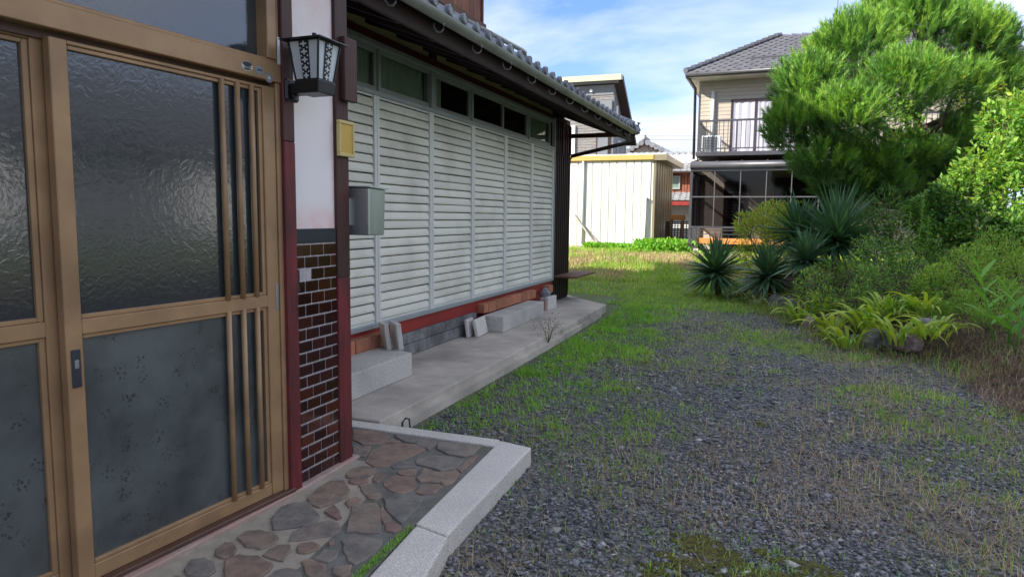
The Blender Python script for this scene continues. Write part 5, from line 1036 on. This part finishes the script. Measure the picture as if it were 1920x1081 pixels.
# ------------------------------------------------------------ leafy shrubs
def shrub(name,label,cat,blobs,mats,n,L,w,upb=.25,grp=None,stems=True,base=None,hang=0.0):
    b0=np.array(base if base is not None else blobs[0][0]); bx,by=float(b0[0]),float(b0[1])
    t=thing(name,label,cat,(bx,by,gz(bx,by)),grp)
    vol=np.array([r*r for _,r in blobs]); vol=vol/vol.sum(); pts=[];dirs=[]
    for (b,r),v in zip(blobs,vol):
        m=max(12,int(n*v)); u=norm(rng.normal(0,1,(m,3))); rad=r*rng.random(m)**.33
        rad=rad*(.75+.5*fbm(u[:,0]*2.5+b[0]*3,u[:,1]*2.5+u[:,2]*2+b[2],71,3))
        pts.append(np.array(b)+u*rad[:,None]); dirs.append(norm(u+rng.normal(0,.55,(m,3))+np.array([0,0,upb])))
    P=np.concatenate(pts); Dd_=np.concatenate(dirs); gzz=ground_z(P[:,0],P[:,1]); kk=(P[:,2]>gzz+.02)&((.5*vnoise(P[:,0]*7+P[:,2]*3,P[:,1]*7+P[:,2]*6,91)+.5*vnoise(P[:,0]*15,P[:,2]*15+P[:,1]*9,92))>.44); P,Dd_=P[kk],Dd_[kk]
    m=len(P); sel=rng.integers(0,len(mats),m)
    LV=leaves(P,Dd_,rdir(m,.9),rng.uniform(.65,1.25,m)*L,rng.uniform(.7,1.2,m)*w,droop=hang)
    for i,mt in enumerate(mats):
        if (sel==i).any(): soup('foliage',LV[sel==i],LF,mt,t,kind='stuff')
    if stems:
        sm_=MB()
        for (b,r) in blobs:
            q=Vector(b); g0=Vector((bx+random.uniform(-.08,.08),by+random.uniform(-.08,.08),gz(bx,by)-.02)); md=g0.lerp(q,.5)+Vector((random.uniform(-.06,.06),random.uniform(-.06,.06),0)); sm_.tube([g0,md,q],[.014,.010,.005],5)
            for j in range(4):
                v=Vector(rng.normal(0,1,3).tolist()).normalized()*r*.8; sm_.tube([md.lerp(q,.6),q+v],[.007,.003],4)
        obj('stems',sm_,M_['bark'],t)
    return t
lm_light=leafmat('lime_green_leaf',(.27,.41,.05),(.16,.31,.04),isl=.3,hue=.03)
lm_mid=leafmat('mid_green_leaf',(.22,.38,.06),(.13,.26,.045),isl=.35,hue=.03)
lm_dark=leafmat('dark_glossy_leaf',(.08,.18,.045),(.05,.115,.03),isl=.35,hue=.02,rough=.35,trans=.2)
lm_yel=leafmat('yellow_green_leaf',(.42,.40,.05),(.27,.31,.045),isl=.3,hue=.03)
lm_fine=leafmat('fine_olive_leaf',(.30,.42,.08),(.18,.30,.06),isl=.4,hue=.04)
def B(*a): return a
shrub('camellia_shrub','tall leafy shrub with lime and yellow sunlit leaves at the right edge','shrub',
 [((2.576, 10.604, 2.546),.30),((2.354, 10.249, 2.055),.33),((2.756, 10.513, 2.068),.34),((2.888, 10.845, 2.666),.33),((2.997, 10.627, 2.271),.4),((2.531, 10.158, 1.593),.36),((2.197, 10.383, 1.868),.22),((2.866, 10.172, 1.53),.4)],[lm_light,lm_mid,lm_mid],8600,.082,.042,base=(2.725, 10.245, 0.743))
shrub('evergreen_shrub','dark glossy evergreen shrub under the right side of the pine','shrub',
 [((2.079, 10.408, 1.533),.34),((1.805, 10.503, 1.395),.26),((2.333, 10.146, 1.199),.36),((1.951, 10.199, 1.057),.30),((2.642, 9.935, 1.144),.30)],[lm_dark,lm_mid],12600,.075,.034,base=(2.163, 10.228, 0.588))
shrub('trimmed_shrub','dense mound of small olive leaves below the tall leafy shrub at the right edge','shrub',
 [((2.09, 7.683, 0.232),.22),((1.688, 8.081, 0.358),.28),((1.442, 7.975, 0.248),.2),((2.263, 8.904, 0.928),.34),((1.922, 8.647, 0.759),.32),((2.441, 8.627, 0.725),.34),((2.104, 8.147, 0.482),.26),((1.612, 8.508, 0.586),.28),((1.889, 8.159, 0.361),.24)],[lm_fine,lm_light,lm_fine],22800,.034,.014,upb=.4,base=(2.077, 8.544, 0.266))
shrub('low_shrub','mixed dark green weedy shrub in the middle of the bed behind the yellow strap leaves','shrub',
 [((1.536, 9.367, 0.82),.32),((1.088, 9.415, 0.867),.28),((0.625, 9.066, 0.295),.24),((1.906, 9.282, 0.713),.30),((0.453, 9.341, 0.454),.26),((0.899, 9.741, 0.574),.26),((0.628, 9.854, 0.589),.22),((0.908, 8.412, 0.209),.2),((1.301, 8.828, 0.662),.30),((1.011, 8.603, 0.608),.22),((1.531, 8.571, 0.46),.28),((0.798, 8.502, 0.429),.20),((1.167, 8.093, 0.325),.20),((1.663, 8.172, 0.29),.22)],[lm_mid,lm_fine,lm_dark],21000,.042,.015,upb=.4,base=(1.256, 8.333, 0.242))
shrub('nandina_shrub','sunny yellow green feathery shrub before the porch deck','shrub',
 [((-0.2, 13.159, 1.211),.36),((0.241, 13.442, 1.262),.32),((-0.435, 12.941, 1.022),.30),((-0.005, 12.978, 0.844),.36),((-0.244, 12.631, 0.484),.38),((-0.566, 12.848, 0.647),.22),((-0.571, 13.017, 1.206),.2),((-0.484, 12.498, 0.117),.26),((-0.122, 13.426, 1.401),.24)],[lm_yel,lm_yel,lm_light],8320,.085,.018,upb=.35,base=(-0.145, 12.948, 0.091),hang=.12)
shrub('pine_seedling','young dark leafy shrub at the foot of the pine behind the large spiky plant','shrub',
 [((1.923, 11.928, 1.208),.40),((1.321, 11.571, 1.045),.34),((2.327, 11.864, 1.176),.36),((1.045, 11.94, 1.441),.24),((1.39, 11.218, 1.511),.26),((1.248, 11.026, 1.244),.24),((1.59, 11.034, 1.1),.24)],[lm_dark,lm_dark,lm_mid],7500,.09,.014,upb=.6,base=(1.48, 11.066, 0.797))
shrub('fern_patch','low feathery weeds spilling over the stones near the tall ginger stems','weeds',
 [((1.617, 7.942, 0.318),.20),((1.788, 7.679, 0.263),.18),((1.37, 7.498, 0.081),.12),((1.826, 7.598, 0.379),.18),((1.461, 7.541, 0.158),.18),((1.649, 7.397, 0.146),.14),((1.195, 7.545, 0.137),.13),((1.888, 7.399, 0.312),.15)],[lm_mid,lm_fine],6500,.040,.013,upb=.5,stems=False,base=(1.537, 7.454, 0.077))
shrub('vine','bright leafy vine climbing through the middle of the pine crown','vine',
 [((1.516, 11.254, 2.852),.17),((1.341, 11.116, 2.694),.15),((1.679, 11.296, 2.668),.15),((0.9, 10.869, 2.969),.12),((0.757, 10.827, 3.077),.10),((1.471, 11.25, 2.485),.12)],[lm_light],420,.055,.048,upb=.2,base=(1.725, 11.375, 0.789),stems=False)
shrub('vine','narrow yellow green vine hanging down the right of the pine crown','vine',
 [((2.407, 12.27, 3.58),.06),((2.405, 12.192, 3.373),.06),((2.424, 12.123, 3.168),.07),((2.387, 12.091, 3.011),.07),((2.942, 12.647, 3.187),.14),((2.972, 12.676, 3.348),.10)],[lm_light,lm_yel],200,.05,.045,upb=-.2,base=(2.659, 11.734, 0.799),stems=False)
shrub('ground_ivy','low dark ivy leaves spreading over the straw at the right edge','ivy',
 [((1.47, 6.881, 0.002),.07),((1.591, 6.708, -0.033),.09),((1.661, 6.516, -0.071),.10),((1.722, 6.32, -0.104),.09),((1.405, 6.965, 0.012),.06),((1.768, 6.228, -0.118),.09),((1.645, 6.624, -0.009),.10)],[lm_mid,lm_dark],1600,.045,.038,upb=1.2,stems=False)
# tall narrow-leaved weeds (goldenrod)
def goldenrod(px,h,label):
    b=Vector(px); g=Vector((b.x,b.y,gz(b.x,b.y))); t=thing('goldenrod',label,'tall weed',g,'tall narrow leaved weeds in the bed')
    tipv=g+Vector((random.uniform(-.06,.06),0,h)); obj('stem',MB().tube([g,tipv],[.006,.003],5),lm_mid,t)
    n=150; u=rng.uniform(.25,1,n); c=np.array(g)+(np.array(tipv)-np.array(g))*u[:,None]; a=rng.uniform(0,6.28,n)
    d=norm(np.stack([np.cos(a),np.sin(a),rng.uniform(.1,.7,n)],-1)); soup('leaves',leaves(c,d,np.tile([0,0,1.],(n,1)),rng.uniform(.05,.11,n)*(1.2-.6*u),np.full(n,.013)),LF,lm_mid,t,kind='stuff')
goldenrod((1.408, 9.375, 0.367),1.05,'tall narrow leaved weed, leftmost of the upright ones beside the spiky plants')
goldenrod((1.546, 9.535, 0.357),1.22,'tallest narrow leaved weed rising in front of the pine base')
goldenrod((1.662, 9.367, 0.382),.95,'narrow leaved weed just right of the tallest one')
goldenrod((1.296, 9.545, 0.343),.72,'short narrow leaved weed tucked against the large spiky plant')
# ------------------------------------------------------------ yuccas: every leaf its own object, four shared leaf meshes
def swordmesh(nm,L,w,mt,bend=.05,seg=4,vfold=.35):
    mb=MB()
    for i in range(seg+1):
        u=i/seg; ww=w*(.75+.5*math.sin(math.pi*min(1,u*1.1)))*(1-u**3) if i<seg else .0006; zz=-bend*L*u*u
        mb.v+=[(L*u,-ww/2,zz+ww*vfold*.5),(L*u,0,zz),(L*u,ww/2,zz+ww*vfold*.5)]
    for i in range(seg): k=i*3; mb.f+=[(k,k+3,k+4,k+1),(k+1,k+4,k+5,k+2)]
    return mkmesh(nm,mb,mt,smooth=True)
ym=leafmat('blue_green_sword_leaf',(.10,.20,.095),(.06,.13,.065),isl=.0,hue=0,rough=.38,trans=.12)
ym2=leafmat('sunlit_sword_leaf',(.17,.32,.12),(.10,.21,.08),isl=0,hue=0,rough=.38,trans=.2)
dm=mat('dead_tan_leaf',(.30,.23,.17),(.17,.12,.09),rough=.9)
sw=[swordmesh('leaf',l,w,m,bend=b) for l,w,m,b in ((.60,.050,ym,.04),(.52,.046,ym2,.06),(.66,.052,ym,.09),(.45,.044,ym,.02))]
dw=[swordmesh('dead_leaf',l,.035,dm,bend=.35) for l in (.4,.5)]
def yucca(label,c,r,n,trunkbase,elmin=-35,dead=0,lean=(0,0)):
    r*=1.15; n=int(n*1.75)
    c=Vector(c); gb=Vector((trunkbase[0],trunkbase[1],gz(trunkbase[0],trunkbase[1])))
    t=thing('yucca',label,'yucca',gb,'spiky yuccas in the garden bed'); s=r/.60
    obj('trunk',MB().tube([gb-Vector((0,0,.05)),c],[.06,.045],8),M_['bark'],t,smooth=True)
    ga=2.39996
    for k in range(n):
        u=(k+.5)/n; el=R(elmin+(84-elmin)*u**1.5)+random.uniform(-.08,.08); az=k*ga+random.uniform(-.15,.15)
        m=random.choice(sw if el>.5 else (sw[0],sw[2],sw[3])); sc1=s*random.uniform(.85,1.1)
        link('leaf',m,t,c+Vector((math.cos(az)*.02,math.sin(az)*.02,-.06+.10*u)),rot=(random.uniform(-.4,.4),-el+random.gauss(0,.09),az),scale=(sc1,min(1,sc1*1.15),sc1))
    for k in range(dead):
        az=random.uniform(0,6.28); link('dead_leaf',random.choice(dw),t,c.lerp(gb,random.uniform(.0,.5)),rot=(random.uniform(-.4,.4),R(random.uniform(35,75)),az),scale=(s,s,s))
yucca('dark spiky yucca at the far left end of the bed by the sunny grass',(-0.943, 11.712, 0.448),.52,130,(-0.888, 11.896, -0.024),-30)
yucca('small dark yucca crouching between the leftmost yucca and the dead leaf skirt',(-0.132, 10.95, 0.476),.46,100,(-0.077, 11.033, 0.071),-25)
yucca('upright yucca behind the dead tan leaves, left of the largest one',(0.284, 11.176, 1.072),.52,120,(0.331, 11.195, 0.115),-30,46)
yucca('largest spiky yucca with pale leaf tips in the middle of the bed',(0.736, 10.591, 1.034),.64,170,(0.727, 10.603, 0.2),-25,10)
yucca('low yucca leaning forward below the largest one',(0.351, 10.092, 0.775),.40,70,(0.303, 10.226, 0.218),-15,10)
# strap-leaved clumps
def strapmesh(nm,L,w,mt,arch):
    mb=MB(); seg=7; x=z=0; a=1.25
    for i in range(seg+1):
        u=i/seg; ww=w*math.sin(math.pi*(u*.86+.12))+.001
        mb.v+=[(x,-ww/2,z+ww*.12),(x,0,z),(x,ww/2,z+ww*.12)]
        x+=math.cos(a)*L/seg; z+=math.sin(a)*L/seg; a-=arch/seg*(1.2 if i>1 else .6)
    for i in range(seg): k=i*3; mb.f+=[(k,k+3,k+4,k+1),(k+1,k+4,k+5,k+2)]
    return mkmesh(nm,mb,mt,smooth=True)
sy=leafmat('yellow_strap_leaf',(.46,.50,.065),(.28,.40,.055),isl=0,hue=0,rough=.45,trans=.35,scale=6); sg=leafmat('green_strap_leaf',(.32,.46,.07),(.18,.32,.05),isl=0,hue=0,rough=.45,trans=.3,scale=6)
sms=[strapmesh('leaf',l,w,m,a) for l,w,m,a in ((.46,.046,sy,1.9),(.40,.042,sg,1.7),(.54,.046,sy,2.1),(.38,.040,sg,2.2),(.34,.046,sy,1.4))]
thin=[strapmesh('leaf',l,.012,leafmat('pale_variegated_leaf',(.36,.40,.16),(.2,.3,.08),isl=0,hue=0),a) for l,a in ((.42,2.4),(.34,2.0))]
def strap(label,c,n,grp,meshes,s=1.0,spread=.16,name='strap_leaf_plant'):
    if name=='strap_leaf_plant': n=int(n*1.5)
    g=Vector((c[0],c[1],gz(c[0],c[1])+.02)); t=thing(name,label,'plant',g,grp)
    for k in range(n):
        az=random.uniform(0,6.28); sc1=s*random.uniform(.75,1.15); o=Vector((math.cos(az),math.sin(az),0))*spread*random.random()
        link('leaf',random.choice(meshes),t,g+o,rot=(random.uniform(-.35,.35),random.uniform(-.35,.35),az),scale=(sc1,)*3)
G2='yellow green strap leaved plants along the edging stones'
strap('yellow strap leaved clump under the dead yucca leaves, left end of its row',(0.286, 9.12, 0.007),22,G2,sms,.9)
strap('strap leaved clump second from the left along the edging stones',(0.592, 8.301, 0.014),24,G2,sms,.85)
strap('large yellow strap leaved clump in the middle of the stone edge',(0.918, 7.976, 0.129),34,G2,sms,1.0)
strap('arching yellow strap leaved clump low over the stones, centre front',(0.699, 7.662, -0.001),20,G2,sms,.75)
strap('strap leaved clump right of the large middle one over pale stones',(1.14, 7.465, 0.095),28,G2,sms,.85)
strap('rightmost yellow strap leaved clump before the weedy shrub',(1.367, 7.389, 0.176),20,G2,sms,.8)
strap('yellow strap leaved clump rising behind the two leftmost clumps',(0.492, 9.192, 0.142),18,G2,sms,.9)
strap('yellow strap leaved clump behind the large middle one',(1.097, 8.092, 0.265),20,G2,sms,.95)
strap('green yellow clump at the back right of the strap leaved row',(1.411, 8.085, 0.286),18,G2,sms,.95)
G3='thin arching variegated plants at the yucca feet'
strap('thin arching pale grass clump at the foot of the leftmost yucca',(-0.637, 11.471, 0.035),34,G3,thin,1.0,name='variegated_grass')
strap('thin arching pale grass clump between the two left yuccas and the edging stones',(-0.255, 10.743, 0.015),34,G3,thin,1.1,name='variegated_grass')
strap('thin arching pale grass clump near the first strap leaves',(0.006, 9.971, 0.012),26,G3,thin,1.0,name='variegated_grass')
# ginger stems
gl=leafmat('fresh_ginger_leaf',(.20,.42,.07),(.13,.31,.05),isl=0,hue=0,rough=.6,trans=.35,scale=5)
def blademesh(nm,L,w,mt,bend):
    mb=MB(); seg=5
    for i in range(seg+1):
        u=i/seg; ww=w*math.sin(math.pi*(u*.92+.04))**.8; zz=-bend*L*u*u
        mb.v+=[(L*u,-ww/2,zz+ww*.15),(L*u,0,zz),(L*u,ww/2,zz+ww*.15)]
    for i in range(seg): k=i*3; mb.f+=[(k,k+3,k+4,k+1),(k+1,k+4,k+5,k+2)]
    return mkmesh(nm,mb,mt,smooth=True)
gms=[blademesh('leaf',l,w,gl,b) for l,w,b in ((.26,.080,.18),(.30,.085,.28),(.22,.07,.1))]
def ginger(label,base,top,n,side):
    b,tp_=Vector(base),Vector(top); b.z=gz(b.x,b.y); t=thing('ginger_plant',label,'plant',b,'tall ginger stems at the right')
    obj('stem',MB().tube([b,b.lerp(tp_,.5)+Vector((.01,0,0)),tp_],[.010,.008,.004],7),gl,t,smooth=True)
    for k in range(n):
        u=.22+.75*k/(n-1); az=side+(math.pi if k%2 else 0)+random.uniform(-.25,.25); el=R(25+50*u*random.uniform(.8,1.1)); s=1.05-.25*u
        link('leaf',random.choice(gms),t,b.lerp(tp_,u),rot=(random.uniform(-.5,.2),-el,az),scale=(s,s,s))
ginger('front ginger stem with broad alternate leaves at the right edge',(1.868, 6.942, 0.242),(1.836, 6.994, 0.714),9,.35)
ginger('taller ginger stem behind, its leaves pointing up left of the front one',(1.791, 7.119, 0.253),(1.676, 7.273, 0.871),8,.5)
ginger('short ginger stem leaning right beside the front one',(1.888, 6.842, 0.238),(1.916, 6.903, 0.592),7,.2)
# ------------------------------------------------------------ edging stones
M_['rock']=mat('weathered_garden_rock',(.27,.255,.235),(.11,.105,.10),rough=.95,scale=9,bump=.9,bscale=16,dirt=(.07,.085,.045),dirtscale=7,dirtamt=.6)
M_['rock2']=mat('pinkish_garden_rock',(.30,.22,.19),(.15,.11,.10),rough=.95,scale=9,bump=.9,bscale=16,dirt=(.08,.085,.05),dirtscale=6,dirtamt=.5)
import bmesh
def rock(label,x,y,s,mt='rock'):
    bm=bmesh.new(); bmesh.ops.create_icosphere(bm,subdivisions=3,radius=1); sd_=random.uniform(0,99)
    sx,sy,sz=s
    for v in bm.verts:
        c=v.co; f=1+.75*(float(fbm(np.array([c.x*1.3+sd_]),np.array([c.y*1.3+c.z*1.7]),3)[0])-.5)+.45*(float(fbm(np.array([c.x*4+sd_]),np.array([c.y*4+c.z*3]),4)[0])-.5)
        for ax in range(3): c[ax]=math.copysign(abs(c[ax])**.62,c[ax])
        v.co=Vector((c.x*sx*f,c.y*sy*f,c.z*sz*f))
    me=bpy.data.meshes.new('rock'); bm.to_mesh(me); bm.free(); me.materials.append(M_[mt]); me.polygons.foreach_set('use_smooth',[False]*len(me.polygons))
    o=link('edging_stone',me,None,(x,y,gz(x,y)+sz*.45),rot=(0,0,random.uniform(0,3))); tag(o,label,'stone','rough stones edging the garden bed')
for (p,s,mt,lb) in [
 ((-0.417, 11.432, 0.0),(.09,.08,.13),'rock','grey stone at the far left of the edging beneath the variegated grass'),
 ((-0.26, 10.932, 0.0),(.12,.10,.16),'rock','tall pale grey stone second in the edging from the left'),
 ((-0.046, 10.45, 0.0),(.08,.08,.09),'rock','small dark stone between the tall pale stone and the mossy pair'),
 ((0.081, 9.983, 0.0),(.09,.08,.13),'rock','left stone of the pair under the first strap leaves'),
 ((0.195, 9.508, 0.0),(.08,.08,.14),'rock','right stone of the pair under the first strap leaves'),
 ((0.35, 8.84, 0.0),(.08,.07,.09),'rock2','brownish stone half hidden below the second strap clump'),
 ((0.639, 8.052, 0.0),(.09,.07,.09),'rock','rounded stone below the drooping yellow leaves, left of the big grey one'),
 ((0.764, 7.842, 0.0),(.08,.07,.08),'rock','grey stone under the centre strap clump'),
 ((0.901, 7.655, 0.0),(.11,.08,.12),'rock','big grey block in the front row of the edging'),
 ((1.037, 7.539, 0.0),(.09,.08,.10),'rock','stone between the big grey block and the pink stone'),
 ((1.169, 7.374, 0.0),(.13,.09,.09),'rock2','pinkish flat stone near the right end of the edging'),
 ((1.331, 7.557, 0.0),(.09,.07,.07),'rock','small mossy stone just past the pinkish flat one'),
 ((0.498, 8.347, 0.0),(.08,.06,.07),'rock','low stone among weeds between the second and centre strap clumps'),
 ]: rock(lb,p[0]+.03,p[1]+.05,s,mt)
# straw covering the soil heap at right
n=16000; x=rng.uniform(1.4,4.5,n); y=rng.uniform(3.6,8.0,n); b=bedd(x,y); k=(b>-.1)&(b<2.2)&(rng.random(n)<.8); x,y=x[k],y[k]
P=blades(x,y,rng.uniform(.06,.22,len(x)),rng.uniform(.002,.005,len(x)),1.3,curve=.1); P[...,2]+=rng.uniform(0,.03,len(x))[:,None]
soup('straw_litter',P,BF,leafmat('brown_straw',(.30,.19,.12),(.16,.09,.06),isl=.45,hue=.02,trans=.1),kind='stuff')
n=9000; x=rng.uniform(-1.1,2.2,n); y=rng.uniform(6.3,12,n); b=bedd(x,y); k=(b>-.12)&(b<.7); x,y=x[k],y[k]
P=blades(x,y,rng.uniform(.05,.2,len(x)),rng.uniform(.003,.006,len(x)),.6); soup('bed_weeds',P,BF,M_['grass2'],kind='stuff')
# small dead weed on the apron edge
wd=thing('dead_weed','wispy brown weed growing at the apron edge','weed',(-2.12,6.55,.02)); wm_=MB()
for k in range(9):
    a=random.uniform(0,6.28); p0=Vector((-2.12,6.55,.03)); p1=p0+Vector((math.cos(a)*.05,math.sin(a)*.05,.12)); p2=p1+Vector((math.cos(a)*.09,math.sin(a)*.12,.10)); wm_.tube([p0,p1,p2],[.003,.002,.001],4)
obj('stalks',wm_,M_['bark'],wd); n=140; c=np.array([-2.12,6.55,.2])+rng.normal(0,1,(n,3))*np.array([.09,.11,.055]); soup('seed_heads',leaves(c,rdir(n,.2),rdir(n,1),np.full(n,.02),np.full(n,.012)),LF,M_['drygrass'],wd,kind='stuff')
